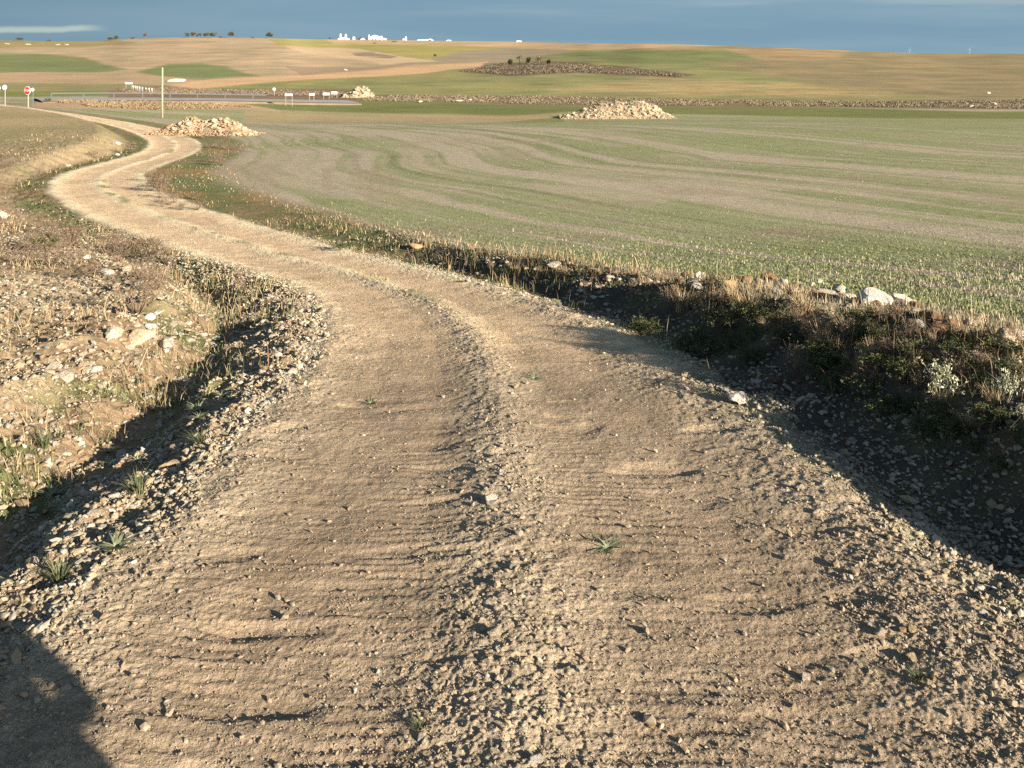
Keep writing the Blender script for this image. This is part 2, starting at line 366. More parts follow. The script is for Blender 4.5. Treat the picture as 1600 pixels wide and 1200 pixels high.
class MB:
    """collects shapes into one mesh"""
    def __init__(s): s.v = []; s.f = []; s.c = []
    def add(s, V, Fc, col=None):
        o = len(s.v); s.v += [tuple(p) for p in V]; s.f += [tuple(i + o for i in f) for f in Fc]
        s.c += [col or (1, 1, 1)] * len(V)
    def box(s, cx, cy, cz, sx, sy, sz, rot=0, col=None):
        V = []
        for dz in (-1, 1):
            for dx, dy in ((-1, -1), (1, -1), (1, 1), (-1, 1)):
                a, b = dx * sx / 2, dy * sy / 2
                V.append((cx + a * math.cos(rot) - b * math.sin(rot), cy + a * math.sin(rot) + b * math.cos(rot), cz + dz * sz / 2))
        s.add(V, [(3, 2, 1, 0), (4, 5, 6, 7), (0, 1, 5, 4), (1, 2, 6, 5), (2, 3, 7, 6), (3, 0, 4, 7)], col)
    def tube(s, pts, rad, n=8, col=None):
        pts = [Vector(p) for p in pts]; V = []; Fc = []
        for i, p in enumerate(pts):
            d = (pts[min(i + 1, len(pts) - 1)] - pts[max(i - 1, 0)]).normalized()
            a = d.cross(Vector((0, 0, 1)) if abs(d.z) < .9 else Vector((1, 0, 0))).normalized(); b = d.cross(a)
            rr = rad[i] if hasattr(rad, '__len__') else rad
            for k in range(n):
                t = 2 * PI * k / n; V.append(p + a * (rr * math.cos(t)) + b * (rr * math.sin(t)))
        for i in range(len(pts) - 1):
            for k in range(n):
                k2 = (k + 1) % n; Fc.append((i * n + k, i * n + k2, (i + 1) * n + k2, (i + 1) * n + k))
        Fc.append(tuple(range(n - 1, -1, -1))); Fc.append(tuple((len(pts) - 1) * n + k for k in range(n)))
        s.add(V, Fc, col)
    def mesh(s, name, smooth=False):
        me = bpy.data.meshes.new(name); me.from_pydata(s.v, [], s.f)
        if smooth: me.polygons.foreach_set('use_smooth', [True] * len(me.polygons))
        a = me.color_attributes.new('Col', 'FLOAT_COLOR', 'POINT')
        for i, c in enumerate(s.c): a.data[i].color = (*c, 1)
        me.update(); return me
    def build(s, name, mat, parent=None, loc=None, smooth=False):
        return obj(name, s.mesh(name, smooth), mat, parent, loc)

# ---------------------------------------------------------------- materials
def mat(name, col=(.5, .5, .5), rough=.9, scale=8, amount=.25, attr=False, bump=0, bscale=40, rnd=0, metal=0, spec=.2, trans=0, stain=None, grain=0):
    m = bpy.data.materials.new(name); m.use_nodes = True; nt = m.node_tree; N = nt.nodes; Lk = nt.links
    b = N['Principled BSDF']; b.inputs['Roughness'].default_value = rough; b.inputs['Metallic'].default_value = metal
    b.inputs['Specular IOR Level'].default_value = spec
    tc = N.new('ShaderNodeTexCoord')
    nz = N.new('ShaderNodeTexNoise'); nz.inputs['Scale'].default_value = scale; nz.inputs['Detail'].default_value = 5; nz.inputs['Roughness'].default_value = .65
    Lk.new(tc.outputs['Object'], nz.inputs['Vector'])
    mr = N.new('ShaderNodeMapRange'); mr.inputs['From Min'].default_value = .25; mr.inputs['From Max'].default_value = .75
    mr.inputs['To Min'].default_value = 1 - amount; mr.inputs['To Max'].default_value = 1 + amount
    Lk.new(nz.outputs['Fac'], mr.inputs['Value'])
    if attr:
        c = N.new('ShaderNodeAttribute'); c.attribute_name = 'Col'; src = c.outputs['Color']
    else:
        c = N.new('ShaderNodeRGB'); c.outputs[0].default_value = (*col, 1); src = c.outputs[0]
    if stain:
        n2 = N.new('ShaderNodeTexNoise'); n2.inputs['Scale'].default_value = stain[1]; n2.inputs['Detail'].default_value = 4
        Lk.new(tc.outputs['Object'], n2.inputs['Vector'])
        oi = N.new('ShaderNodeObjectInfo')
        ad = N.new('ShaderNodeMath'); ad.operation = 'MULTIPLY_ADD'; ad.inputs[1].default_value = .28; ad.inputs[2].default_value = -.14
        Lk.new(oi.outputs['Random'], ad.inputs[0])
        sm = N.new('ShaderNodeMath'); sm.operation = 'ADD'; Lk.new(n2.outputs['Fac'], sm.inputs[0]); Lk.new(ad.outputs[0], sm.inputs[1])
        m2 = N.new('ShaderNodeMapRange'); m2.inputs['From Min'].default_value = .48; m2.inputs['From Max'].default_value = .66
        Lk.new(sm.outputs[0], m2.inputs['Value'])
        mx = N.new('ShaderNodeMix'); mx.data_type = 'RGBA'; Lk.new(m2.outputs[0], mx.inputs['Factor']); Lk.new(src, mx.inputs['A'])
        mx.inputs['B'].default_value = (*stain[0], 1); src = mx.outputs['Result']
    mu = N.new('ShaderNodeVectorMath'); mu.operation = 'SCALE'; Lk.new(src, mu.inputs[0]); Lk.new(mr.outputs[0], mu.inputs['Scale'])
    out = mu.outputs[0]
    if grain:
        ng = N.new('ShaderNodeTexNoise'); ng.inputs['Scale'].default_value = grain; ng.inputs['Detail'].default_value = 3; ng.inputs['Roughness'].default_value = .8
        Lk.new(tc.outputs['Object'], ng.inputs['Vector']); mg = N.new('ShaderNodeMapRange'); mg.inputs['From Min'].default_value = .3; mg.inputs['From Max'].default_value = .7; mg.inputs['To Min'].default_value = .66; mg.inputs['To Max'].default_value = 1.34
        Lk.new(ng.outputs['Fac'], mg.inputs['Value']); m5 = N.new('ShaderNodeVectorMath'); m5.operation = 'SCALE'; Lk.new(out, m5.inputs[0]); Lk.new(mg.outputs[0], m5.inputs['Scale']); out = m5.outputs[0]
    if rnd:
        oi = N.new('ShaderNodeObjectInfo'); m3 = N.new('ShaderNodeMapRange'); m3.inputs['To Min'].default_value = 1 - rnd; m3.inputs['To Max'].default_value = 1 + rnd
        Lk.new(oi.outputs['Random'], m3.inputs['Value'])
        mu2 = N.new('ShaderNodeVectorMath'); mu2.operation = 'SCALE'; Lk.new(out, mu2.inputs[0]); Lk.new(m3.outputs[0], mu2.inputs['Scale']); out = mu2.outputs[0]
    Lk.new(out, b.inputs['Base Color'])
    if bump:
        n3 = N.new('ShaderNodeTexNoise'); n3.inputs['Scale'].default_value = bscale; n3.inputs['Detail'].default_value = 6; n3.inputs['Roughness'].default_value = .7
        Lk.new(tc.outputs['Object'], n3.inputs['Vector'])
        bp = N.new('ShaderNodeBump'); bp.inputs['Strength'].default_value = 1.0; bp.inputs['Distance'].default_value = bump
        Lk.new(n3.outputs['Fac'], bp.inputs['Height']); Lk.new(bp.outputs[0], b.inputs['Normal'])
    return m
M = dict(
    ground=mat('ground_soil', attr=True, scale=3.0, amount=.16, bump=.018, bscale=30, spec=.05, rough=1, grain=150),
    gravel=mat('gravel_stone', attr=True, scale=30, amount=.2, spec=.1),
    plant=mat('plant', attr=True, scale=10, amount=.25, spec=.1, rough=.85),
    rock=mat('limestone', (.60, .53, .40), scale=9, amount=.28, bump=.02, bscale=14, rnd=.16, stain=((.36, .25, .14), 5), spec=.1),
    pale=mat('pale_limestone', (.68, .63, .52), scale=9, amount=.25, bump=.02, bscale=12, rnd=.10, stain=((.46, .37, .25), 4), spec=.1),
    ochre=mat('ochre_stone', (.52, .36, .18), scale=9, amount=.25, bump=.02, bscale=14, rnd=.12, stain=((.60, .50, .34), 5), spec=.1),
    clod=mat('earth_clod', (.31, .19, .11), scale=12, amount=.3, bump=.03, bscale=18, rnd=.15, spec=.05),
    heap=mat('heap_stone', (.40, .345, .255), scale=9, amount=.35, rnd=.3, stain=((.30, .22, .13), 5), spec=.1), heaptan=mat('heap_tan_stone', (.42, .29, .185), scale=9, amount=.3, rnd=.25, stain=((.46, .37, .26), 5), spec=.1), signpost=mat('sign_post_grey', (.27, .27, .25), rough=.6),
    asphalt=mat('asphalt', (.30, .29, .265), scale=.6, amount=.12, rough=.8),
    steel=mat('galvanised_steel', (.12, .128, .125), rough=.6, metal=.0, amount=.06, spec=.4),
    white=mat('white_paint', (.80, .80, .77), rough=.55, amount=.06, spec=.3),
    red=mat('red_sign_face', (.62, .035, .03), rough=.45, amount=.05, spec=.4),
    wood=mat('weathered_pole_wood', (.31, .265, .18), scale=4, amount=.2),
    wall=mat('whitewashed_wall', (.80, .79, .72), amount=.05), roof=mat('pale_roof', (.70, .70, .68), amount=.06), dkgrey=mat('dark_opening', (.10, .10, .11), amount=.1),
    bark=mat('bark', (.12, .09, .065), amount=.3), cloth=mat('dark_jacket', (.03, .035, .05), amount=.2), skin=mat('skin', (.55, .34, .25), amount=.05, rough=.6),
    hair=mat('dark_hair', (.03, .02, .015), amount=.2), denim=mat('denim', (.06, .08, .14), amount=.2),
    turbine=mat('turbine_hazed', (.33, .37, .43), amount=.03, rough=.5),  # white paint dulled to blue grey, distance haze put into the colour
)

# ---------------------------------------------------------------- ground sheet
def ground():
    fq = F * .64
    rr = [.15, .4, .7, 1.0, 1.25, 1.42]; r = 1.52
    while r < 1700:
        rr.append(r); r += Q * min(r * r / (H * fq), .0080 * r) * 1.0
    while r < 9000: rr.append(r); r *= 1.25
    rr = np.array(rr)
    a1 = math.radians(43); da = Q / fq
    az = np.arange(-a1, a1 + da, da)
    side = np.concatenate([[math.radians(d) for d in (44, 46, 50, 55, 62, 70, 80, 90, 105, 120, 135, 150, 165)]])
    az = np.concatenate([-side[::-1], az, side, [PI]]); az = np.concatenate([[-PI], az])[:-1]
    na, nr = len(az), len(rr)
    X = (rr[:, None] * np.sin(az)[None]).ravel(); Y = (rr[:, None] * np.cos(az)[None]).ravel()
    z, col, Zn = land(X, Y)
    V = np.stack([X, Y, z], 1)
    i = np.arange(nr - 1)[:, None] * na; j = np.arange(na)[None]; j2 = (j + 1) % na
    Fc = np.stack([i + j, i + j2, i + na + j2, i + na + j], 2).reshape(-1, 4)
    # one sheet, cut along the edges of the track, the sown field and the far hills
    t, w = Zn['t'], Zn['w']; r = Zn['r']
    zone = np.zeros(len(V), int)
    zone[(t > 0) & Zn['near'] & (Zn['ar'] > 1.75) & (Y > 0)] = 1
    zone[(X > -40 + .25 * (Y - 90)) & (Y > 90) & (Y <= 165)] = 1
    zone[Y > 165] = 2
    zone[(np.abs(t) < w) & Zn['near']] = 3
    fz = zone[Fc[:, 0]]
    for k, nm in enumerate(('ground', 'field', 'hills', 'dirt_track')):
        f = Fc[fz == k][:, ::-1]
        used, inv = np.unique(f, return_inverse=True); f = inv.reshape(f.shape)
        Vk, ck = V[used], col[used]
        if k == 3:
            pass
        o = obj(nm, mesh_np(nm, Vk, f, None, ck, smooth=False), M['ground'])
        tag(o, kind='structure')
    print('ground', len(V), round(time.time() - T0, 1))
ground()

# ---------------------------------------------------------------- stones
def ico(sub):
    import bmesh
    bm = bmesh.new(); bmesh.ops.create_icosphere(bm, subdivisions=sub, radius=1)
    bm.verts.ensure_lookup_table()
    V = np.array([v.co[:] for v in bm.verts]); Fc = np.array([[v.index for v in f.verts] for f in bm.faces]); bm.free()
    return V, Fc
def rock_shape(seed, sub=3, flat=.7, npl=14, rough=.05, sharp=1.0):
    g = np.random.default_rng(seed); V, Fc = ico(sub)
    n = g.normal(size=(npl, 3)); n /= np.linalg.norm(n, axis=1)[:, None]
    h = g.uniform(.62, 1.0, npl)
    dn = V @ n.T
    rad = np.min(np.where(dn > .05, h / np.maximum(dn, .05), 9), axis=1); rad = np.minimum(rad, 1.15)
    if sub > 1:
        rad = rad * (1 + rough * fbm(V[:, 0] * 3 + seed, V[:, 1] * 3 + V[:, 2] * 2.3, 3, seed) + rough * .5 * vn(V[:, 0] * 9 + V[:, 2] * 5, V[:, 1] * 9 - V[:, 2] * 4, seed))
    V = V * rad[:, None]
    V = V * np.array([1, g.uniform(.62, .95), flat * g.uniform(.8, 1.1)])
    return V, Fc
def rock_mesh(seed, name, sub=3, **k):
    V, Fc = rock_shape(seed, sub, **k); return mesh_np(name, V, Fc, smooth=False)

OCT = (np.array([(1, 0, 0), (-1, 0, 0), (0, 1, 0), (0, -1, 0), (0, 0, 1), (0, 0, -1)], float),
       np.array([(0, 2, 4), (2, 1, 4), (1, 3, 4), (3, 0, 4), (2, 0, 5), (1, 2, 5), (3, 1, 5), (0, 3, 5)]))
def stones(name, x, y, z, size, col, proto='oct', sink=.3):
    """many small stones as one mesh"""
    n = len(x)
    protos = [OCT] if proto == 'oct' else [rock_shape(900 + k, 1, npl=10) for k in range(5)]
    Vs, Fs, Cs = [], [], []; off = 0
    pick = rng.integers(0, len(protos), n)
    for k, (pv, pf) in enumerate(protos):
        m = pick == k; c = m.sum()
        if not c: continue
        V = np.repeat(pv[None], c, 0)
        if proto == 'oct': V = V * rng.uniform(.65, 1.15, (c, 6, 1)) + rng.uniform(-.22, .22, (c, 6, 3))
        V = V * np.stack([rng.uniform(.8, 1.35, c), rng.uniform(.7, 1.1, c), rng.uniform(.55, .9, c)], 1)[:, None]
        a = rng.uniform(0, 2 * PI, c); tl = rng.normal(0, .35, c)
        ca, sa, ct, s_ = np.cos(a)[:, None], np.sin(a)[:, None], np.cos(tl)[:, None], np.sin(tl)[:, None]
        X, Y, Zz = V[..., 0], V[..., 1], V[..., 2]
        X, Zz = X * ct - Zz * s_, X * s_ + Zz * ct
        X, Y = X * ca - Y * sa, X * sa + Y * ca
        sz = (size[m] * .5)[:, None]
        V = np.stack([X * sz + x[m][:, None], Y * sz + y[m][:, None], Zz * sz + (z[m] + size[m] * .5 * (.7 - 2 * sink * .7))[:, None]], 2)
        Vs.append(V.reshape(-1, 3)); Fs.append((pf[None] + (np.arange(c) * len(pv))[:, None, None]).reshape(-1, 3) + off)
        Cs.append(np.repeat(col[m], len(pv), 0)); off += c * len(pv)
    me = mesh_np(name, np.concatenate(Vs), np.concatenate(Fs), cols=np.concatenate(Cs))
    return obj(name, me, M['gravel'])
def sector(n, r0, r1, a=36, p=2.0):
    """random ground points, density falling as r^-p"""
    th = np.radians(rng.uniform(-a, a, n)); q = rng.uniform(0, 1, n)
    if abs(p - 2) < 1e-6: r = r0 * (r1 / r0) ** q
    else: e = 2 - p; r = (r0 ** e + q * (r1 ** e - r0 ** e)) ** (1 / e)
    return r * np.sin(th), r * np.cos(th)
def stone_cols(n, dark=0):
    k = rng.uniform(0, 1, n)
    c = np.where((k < .5)[:, None], A(.50, .42, .295), np.where((k < .78)[:, None], A(.47, .36, .22), np.where((k < .92)[:, None], A(.60, .54, .43), A(.34, .31, .23))))
    return c * rng.uniform(.72, 1.12, (n, 1))

def gravel():
    n = 620000
    x, y = sector(n, 2.0, 26, 36, 2.0)
    z, col, Zn = land(x, y, False)
    t, w, r, ar, al = Zn['t'], Zn['w'], Zn['r'], Zn['ar'], Zn['al']
    on = np.abs(t) < w; tn = t / w
    cl1 = fbm(x * 2.2, y * 2.2, 3, 101); cl2 = fbm(x * .9, y * .9, 2, 102)
    rid = np.exp(-((tn - .02) / .095) ** 2); ber = np.exp(-((np.abs(tn) - .96) / .13) ** 2)
    p = np.zeros(n)
    p = np.where(on, .16 + .12 * S(cl1 * 2) + .46 * rid * S(cl2 + .75) + .28 * ber, p)
    p = np.where(on & (np.abs(tn) < .9), p + .10 * (1 - Zn['track']) * S(cl1 + .4), p)
    p = np.where((al > 0), .52 * (1 - S((al - .75) / .6)) + .30 * S(cl1 + .45) * (1 - S((al - 7) / 10)), p)
    p = np.where((al > .85) & (al < 1.5) & (YV(y) < 9), p * .25, p)
    p = np.where((ar > 0), .55 * (1 - S((ar - .15) / .4)) * (1 - .5 * S((YV(y) - 16) / 6)) + .30 * S(cl1 + .35) * (1 - S((ar - 1.75) / .5)), p)
    # the stony right shoulder close by
    p = np.where((ar > -.55) & (ar < .35) & (YV(y) < 3.4), np.maximum(p, .75 * S(cl1 * 1.5 + .75)), p)
    p = p * np.where(on, .62 + .38 * S((7 - r) / 4), 1)
    keep = rng.uniform(0, 1, n) < p
    x, y, z, r, al, ar, on, rid, ber = (q[keep] for q in (x, y, z, r, al, ar, on, rid, ber))
    n = len(x)
    big = np.where(on, .0065 + .004 * rid + .004 * ber, .0105)
    small = on & (rng.uniform(0, 1, n) < .72)
    size = np.where(small, .0046, big) * np.exp(rng.normal(0, np.where(small, .3, .58), n)) * 1.1
    size = np.maximum(size, r * .0009); size = np.minimum(size, .055)
    col = stone_cols(n)
    # dusty stones on the running surface
    d = on & (rng.uniform(0, 1, n) < .75); col[d] = col[d] * .35 + DUST * .65
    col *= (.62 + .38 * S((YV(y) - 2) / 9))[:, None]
    dk = (~on) & (ar > .3); col[dk] *= .65  # gravel on the right bank darkened along with its shade
    bigm = size > r * .0042
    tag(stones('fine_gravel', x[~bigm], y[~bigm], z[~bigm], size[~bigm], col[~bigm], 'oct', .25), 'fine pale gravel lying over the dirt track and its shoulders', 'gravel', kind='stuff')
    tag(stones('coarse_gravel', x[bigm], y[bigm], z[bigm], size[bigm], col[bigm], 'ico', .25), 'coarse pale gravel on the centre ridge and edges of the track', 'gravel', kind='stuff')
    print('gravel', n, bigm.sum(), round(time.time() - T0, 1))
    # stones in the ploughed land, on the banks and farther along the track
    n = 130000
    x, y = sector(n, 4.5, 45, 32, 1.7)
    z, col, Zn = land(x, y, False)
    r, ar, al = Zn['r'], Zn['ar'], Zn['al']
    cl1 = fbm(x * .7, y * .7, 3, 111)
    p = np.where((al > .1) & (al < 14), .85 * S(cl1 + .65) * (1 - S((YV(y) - 17) / 10)), 0)
    p = p * (1 - .55 * S((al - 2.6) / .6) * (YV(y) < 14))
    p = np.where((al > 0) & (al < 1.6) & (YV(y) > 8) & (YV(y) < 15), .9, p)
    p = np.where((ar > .1) & (ar < 1.9) & (YV(y) < 19), .8 * S(cl1 + .5), p)
    keep = rng.uniform(0, 1, n) < p
    x, y, z, r, ar = (q[keep] for q in (x, y, z, r, ar)); n = len(x)
    size = np.clip(.017 * np.exp(rng.normal(0, .5, n)) * (1 + r / 18), r * .0012, .09)
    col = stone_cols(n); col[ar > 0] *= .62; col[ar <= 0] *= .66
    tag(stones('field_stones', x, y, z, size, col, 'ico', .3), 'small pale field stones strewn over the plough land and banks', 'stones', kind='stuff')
    print('field stones', n, round(time.time() - T0, 1))
gravel()

ROCKS = [rock_mesh(200 + k, 'stone', 3, flat=f, npl=pn) for k, (f, pn) in enumerate([(.75, 14), (.6, 12), (.85, 10), (.5, 14), (.7, 9), (.4, 12), (.8, 16), (.65, 11)])]
LUMPS = [rock_mesh(300 + k, 'clod', 3, flat=.7, npl=22, rough=.22) for k in range(3)]
def rock(name, p, wpx, matn, label, cat='rock', group=None, k=None, flat=1.0, rz=None, sink=.22, ht=None, asp=1.0):
    """a stone as wide as wpx photograph pixels at p"""
    d = p[1]
    s = wpx * d / F / 2
    src = (LUMPS if matn == 'clod' else ROCKS); k = random.randrange(len(src)) if k is None else k
    me = src[k % len(src)]
    key = me.name + matn
    if key not in MESHC:
        m2 = me.copy(); m2.materials.append(M[matn]); m2.name = name; MESHC[key] = m2
    o = bpy.data.objects.new(name, MESHC[key]); C.objects.link(o)
    zs = s * flat
    o.location = (p[0], p[1], p[2] + zs * .62 * (1 - 2 * sink)); o.scale = (s, s * asp, zs)
    o.rotation_euler = (random.uniform(-.2, .2), random.uniform(-.2, .2), random.uniform(0, 6.3) if rz is None else rz)
    tag(o, label, cat, group); return o
MESHC = {}
NAMED = [  # u, v (foot of the stone), width px, material, flatness, label
 ('stone', 767, 786, 20, 'pale', 1.0, 'pale stone lying alone on the gravel ridge halfway up the near track'),
 ('stone', 773, 998, 21, 'rock', 1.1, 'cream stone on the gravel ridge nearest the middle of the picture bottom'),
 ('stone', 657, 1150, 14, 'pale', 1.0, 'small round white stone beside a grass tuft at the bottom of the left wheel track'),
 ('stone', 906, 1047, 12, 'pale', 1.0, 'small white stone on the right wheel track just right of the gravel ridge'),
 ('stone', 936, 916, 11, 'rock', 1.0, 'small cream stone with a long shadow at the left edge of the right wheel track'),
 ('stone', 1260, 1051, 15, 'pale', .9, 'small white stone with a long shadow right of the near wheel ruts'),
 ('stone', 1017, 1121, 20, 'ochre', .7, 'small ochre stone in the right wheel track near the bottom edge'),
 ('stone', 1250, 768, 15, 'rock', 1.0, 'cream stone on the right edge of the track beside the shadow of the bank'),
 ('stone', 1375, 990, 19, 'rock', .9, 'wide cream stone leading the pebbles on the near right shoulder'),
 ('stone', 1423, 1024, 18, 'rock', .8, 'flat cream stone on the near right shoulder below the other pebbles'),
 ('stone', 1424, 990, 17, 'ochre', .9, 'tan stone on the near right shoulder beside the wide cream one'),
 ('stone', 1537, 968, 13, 'pale', 1.3, 'upright pale stone standing on the far right shoulder at the picture edge'),
 ('stone', 838, 1195, 22, 'pale', 1.0, 'pale angular stone on the gravel ridge cut by the bottom edge'),
 ('stone', 118, 1070, 15, 'pale', .9, 'pale stone at the edge of the cast shadow in the lower left'),
 ('boulder', 1155, 630, 32, 'pale', 1.1, 'white grey boulder standing on the right edge of the track against the shaded bank'),
 ('boulder', 1097, 550, 26, 'rock', .8, 'grey brown boulder lying in the shade of the right bank'),
 ('boulder', 1414, 540, 13, 'pale', 1.2, 'pale egg shaped stone stuck in the shaded face of the right bank'),
 ('boulder', 220, 532, 44, 'ochre', .75, 'broad orange stained rock in front of the left rubble ridge'),
 ('boulder', 178, 528, 27, 'rock', 1.1, 'tan upright boulder left of the orange stained rock'),
 ('boulder', 236, 514, 18, 'pale', 1.1, 'white block in the middle of the left rubble ridge'),
 ('boulder', 235, 500, 17, 'pale', 1.2, 'white block at the top of the left rubble ridge'),
 ('boulder', 248, 490, 16, 'pale', .8, 'small white stone on the very tip of the left rubble ridge'),
 ('boulder', 260, 540, 28, 'pale', .5, 'flat white slab lying right of the orange stained rock'),
 ('boulder', 203, 546, 16, 'rock', .8, 'leaning cream stone below the orange stained rock'),
 ('boulder', 272, 508, 22, 'rock', .5, 'flat cream stone right of the white blocks on the left ridge'),
 ('boulder', 150, 580, 22, 'pale', .8, 'white squared stone on the left bank by the plough land corner'),
 ('boulder', 100, 591, 38, 'pale', .45, 'long white slab lying lowest on the left bank by the plough land'),
 ('boulder', 86, 576, 20, 'rock', .8, 'pale blunt stone above the long white slab'),
 ('boulder', 130, 571, 14, 'rock', .8, 'small cream stone between the squared stone and the blunt one'),
 ('boulder', 166, 428, 23, 'pale', .7, 'white wedge shaped rock among the brown weeds on the left'),
 ('boulder', 197, 422, 16, 'rock', 1.0, 'grey cream boulder right of the white wedge shaped rock'),
 ('boulder', 217, 446, 26, 'rock', .6, 'flat cream rock above the brown bush on the left'),
 ('boulder', 137, 403, 14, 'pale', .7, 'small white rock up in the brown weeds on the left'),
 ('boulder', 2, 342, 16, 'rock', 1.2, 'cream rock cut by the left edge of the picture'),
 ('boulder', 458, 583, 16, 'pale', 1.0, 'pair stone, the left of two small white stones on the left shoulder'),
 ('boulder', 467, 578, 10, 'pale', 1.4, 'pair stone, the right and taller of two small white stones on the left shoulder'),
 ('boulder', 265, 728, 30, 'ochre', .5, 'long orange slab on the shaded left shoulder'),
 ('boulder', 275, 703, 26, 'rock', .5, 'flat pinkish slab on the left shoulder above the orange one'),
 ('boulder', 178, 778, 15, 'pale', .9, 'pale yellow stone on the shaded left shoulder'),
 ('boulder', 149, 803, 17, 'rock', .9, 'cream stone on the shaded left shoulder left of the pebble heap'),
 ('boulder', 158, 819, 15, 'ochre', .9, 'tan stone just below the cream one on the left shoulder'),
 ('boulder', 77, 868, 15, 'pale', .9, 'white stone glinting in the dark of the left ditch edge'),
 ('boulder', 128, 818, 13, 'rock', .8, 'grey stone in shadow left of the cream one on the shoulder'),
 ('boulder', 62, 944, 12, 'rock', .8, 'cream stone beside a pale sprout at the lower left'),
 ('boulder', 865, 417, 20, 'pale', .8, 'pale block on top of the verge at the corner of the green field'),
 ('boulder', 650, 388, 19, 'ochre', 1.0, 'round orange rock on the field edge above the track'),
 ('boulder', 1366, 474, 52, 'pale', .55, 'largest white slab crowning the right bank'),
 ('boulder', 1408, 470, 26, 'pale', .75, 'white pointed rock on the bank top right of the largest slab'),
 ('boulder', 1327, 466, 20, 'pale', .7, 'white rock on the bank top left of the largest slab'),
 ('boulder', 1294, 463, 26, 'rock', .75, 'brownish grey rock on the bank top with a pale right side'),
 ('boulder', 1212, 458, 22, 'rock', .6, 'pinkish cream rock farthest left on the crown of the right bank'),
 ('boulder', 1186, 456, 12, 'rock', .7, 'small cream rock at the left end of the bank crown'),
 ('boulder', 1253, 468, 11, 'ochre', .7, 'small yellow rock under the crown of the right bank'),
 ('boulder', 1432, 493, 15, 'pale', .9, 'white rock on the bank crown among the red brown clods'),
 ('boulder', 1437, 508, 14, 'pale', .7, 'small white stone just under the crown clods of the right bank'),
 ('boulder', 1490, 517, 24, 'ochre', .6, 'sunlit yellow rock on the right bank crown'),
 ('boulder', 1519, 555, 16, 'ochre', .9, 'yellow lit rock low on the right bank near the picture edge'),
 ('boulder', 1588, 524, 18, 'pale', .9, 'white grey rock topping the heap at the right edge'),
 ('boulder', 1572, 540, 32, 'rock', .9, 'cream rock in the heap at the right edge'),
 ('boulder', 1590, 556, 22, 'ochre', .9, 'orange lit rock at the foot of the heap at the right edge'),
 ('boulder', 1546, 560, 17, 'ochre', .7, 'small orange stone left of the heap at the right edge'),
 ('boulder', 1582, 538, 20, 'clod', .9, 'brown earth clod in the heap at the right edge'),
 ('earth_clod', 1403, 495, 22, 'clod', .8, 'red brown earth clod right of the white rocks on the bank crown'),
 ('earth_clod', 1455, 499, 24, 'clod', .7, 'wide red brown clod on the bank crown between white and yellow rocks'),
 ('earth_clod', 1478, 516, 32, 'clod', .7, 'long orange brown clod below the bank crown'),
 ('earth_clod', 1273, 468, 24, 'clod', .9, 'dark brown clod left of the grey rock on the bank crown'),
 ('earth_clod', 1535, 532, 30, 'clod', .8, 'brown clod between the yellow rock and the heap at the right edge'),
 ('earth_clod', 1235, 458, 18, 'clod', .6, 'small red brown clod right of the pinkish rock on the bank crown'),
 ('earth_clod', 1010, 441, 26, 'clod', .5, 'flat orange clod on the verge above the dark hollow'),
]
for nm, u, v, wpx, mt, fl, lb in NAMED:
    rock(nm, at(u, v), wpx * ((1.6 if u > 1420 else 1.35) if u > 1180 and v < 570 else 1.1), mt, lb, 'stone' if nm == 'stone' else ('clod' if nm == 'earth_clod' else 'rock'), flat=fl, sink=.16 if nm == 'stone' else .2)
def rock_run(box, n, w0, w1, mats, label, group, cat='stone', cond=None):
    k = 0; tries = 0
    while k < n and tries < n * 30:
        tries += 1
        u = random.uniform(box[0], box[2]); v = random.uniform(box[1], box[3])
        if cond and not cond(u, v): continue
        o = rock('stone', at(u, v), random.uniform(w0, w1) * random.choice((.7, .85, 1, 1.1)), random.choice(mats), label, cat, group, flat=random.uniform(.6, 1.05)); k += 1
line = lambda u1, v1, u2, v2: (lambda u: v1 + (u - u1) * (v2 - v1) / (u2 - u1))
le = line(60, 960, 470, 590)     # the left lip of the track
rock_run((30, 600, 460, 960), 46, 7, 13, ['rock', 'rock', 'pale', 'ochre'], 'pale stone bedded in the left shoulder of the near track', 'stones of the left shoulder', cond=lambda u, v: -72 < v - le(u) < 18)
rock_run((1230, 770, 1590, 1190), 52, 7, 15, ['rock', 'rock', 'pale', 'ochre'], 'cream stone among the pebbles of the near right shoulder', 'stones of the right shoulder', cond=lambda u, v: v > 880 + (1300 - u) * .35 and u > 1290)
rock_run((745, 700, 880, 1195), 30, 7, 14, ['rock', 'pale', 'rock'], 'cream pebble heaped along the gravel ridge between the wheel tracks', 'pebbles of the centre ridge', cond=lambda u, v: abs(u - (760 + (v - 700) * .12)) < 26 + (v - 700) * .07)
rock_run((1000, 430, 1590, 850), 60, 9, 18, ['rock', 'rock', 'clod'], 'grey looking stone embedded in the shaded face of the right bank', 'stones in the shaded bank', cond=lambda u, v: 455 + max(0, u - 1250) * .22 < v < 600 + max(0, u - 1150) * .55 - 20)
rock_run((0, 600, 330, 760), 34, 7, 14, ['rock', 'rock', 'pale'], 'pale stone on the sunlit left bank beyond the ditch', 'stones of the left bank', cond=lambda u, v: v < 770 - u * .36)
rock_run((60, 480, 400, 600), 52, 8, 17, ['rock', 'pale', 'rock'], 'pale stone in the rubble spread below the left ridge', 'stones of the left rubble', cond=lambda u, v: v > 590 - u * .42)
rock_run((930, 425, 1600, 575), 60, 9, 26, ['pale', 'rock', 'pale', 'clod', 'ochre'], 'stone in the ragged line along the crown of the right bank', 'stones of the bank crown', 'rock', cond=lambda u, v: -10 < v - (440 + max(0, u - 1000) * .03 + max(0, u - 1330) * .30) < 16)
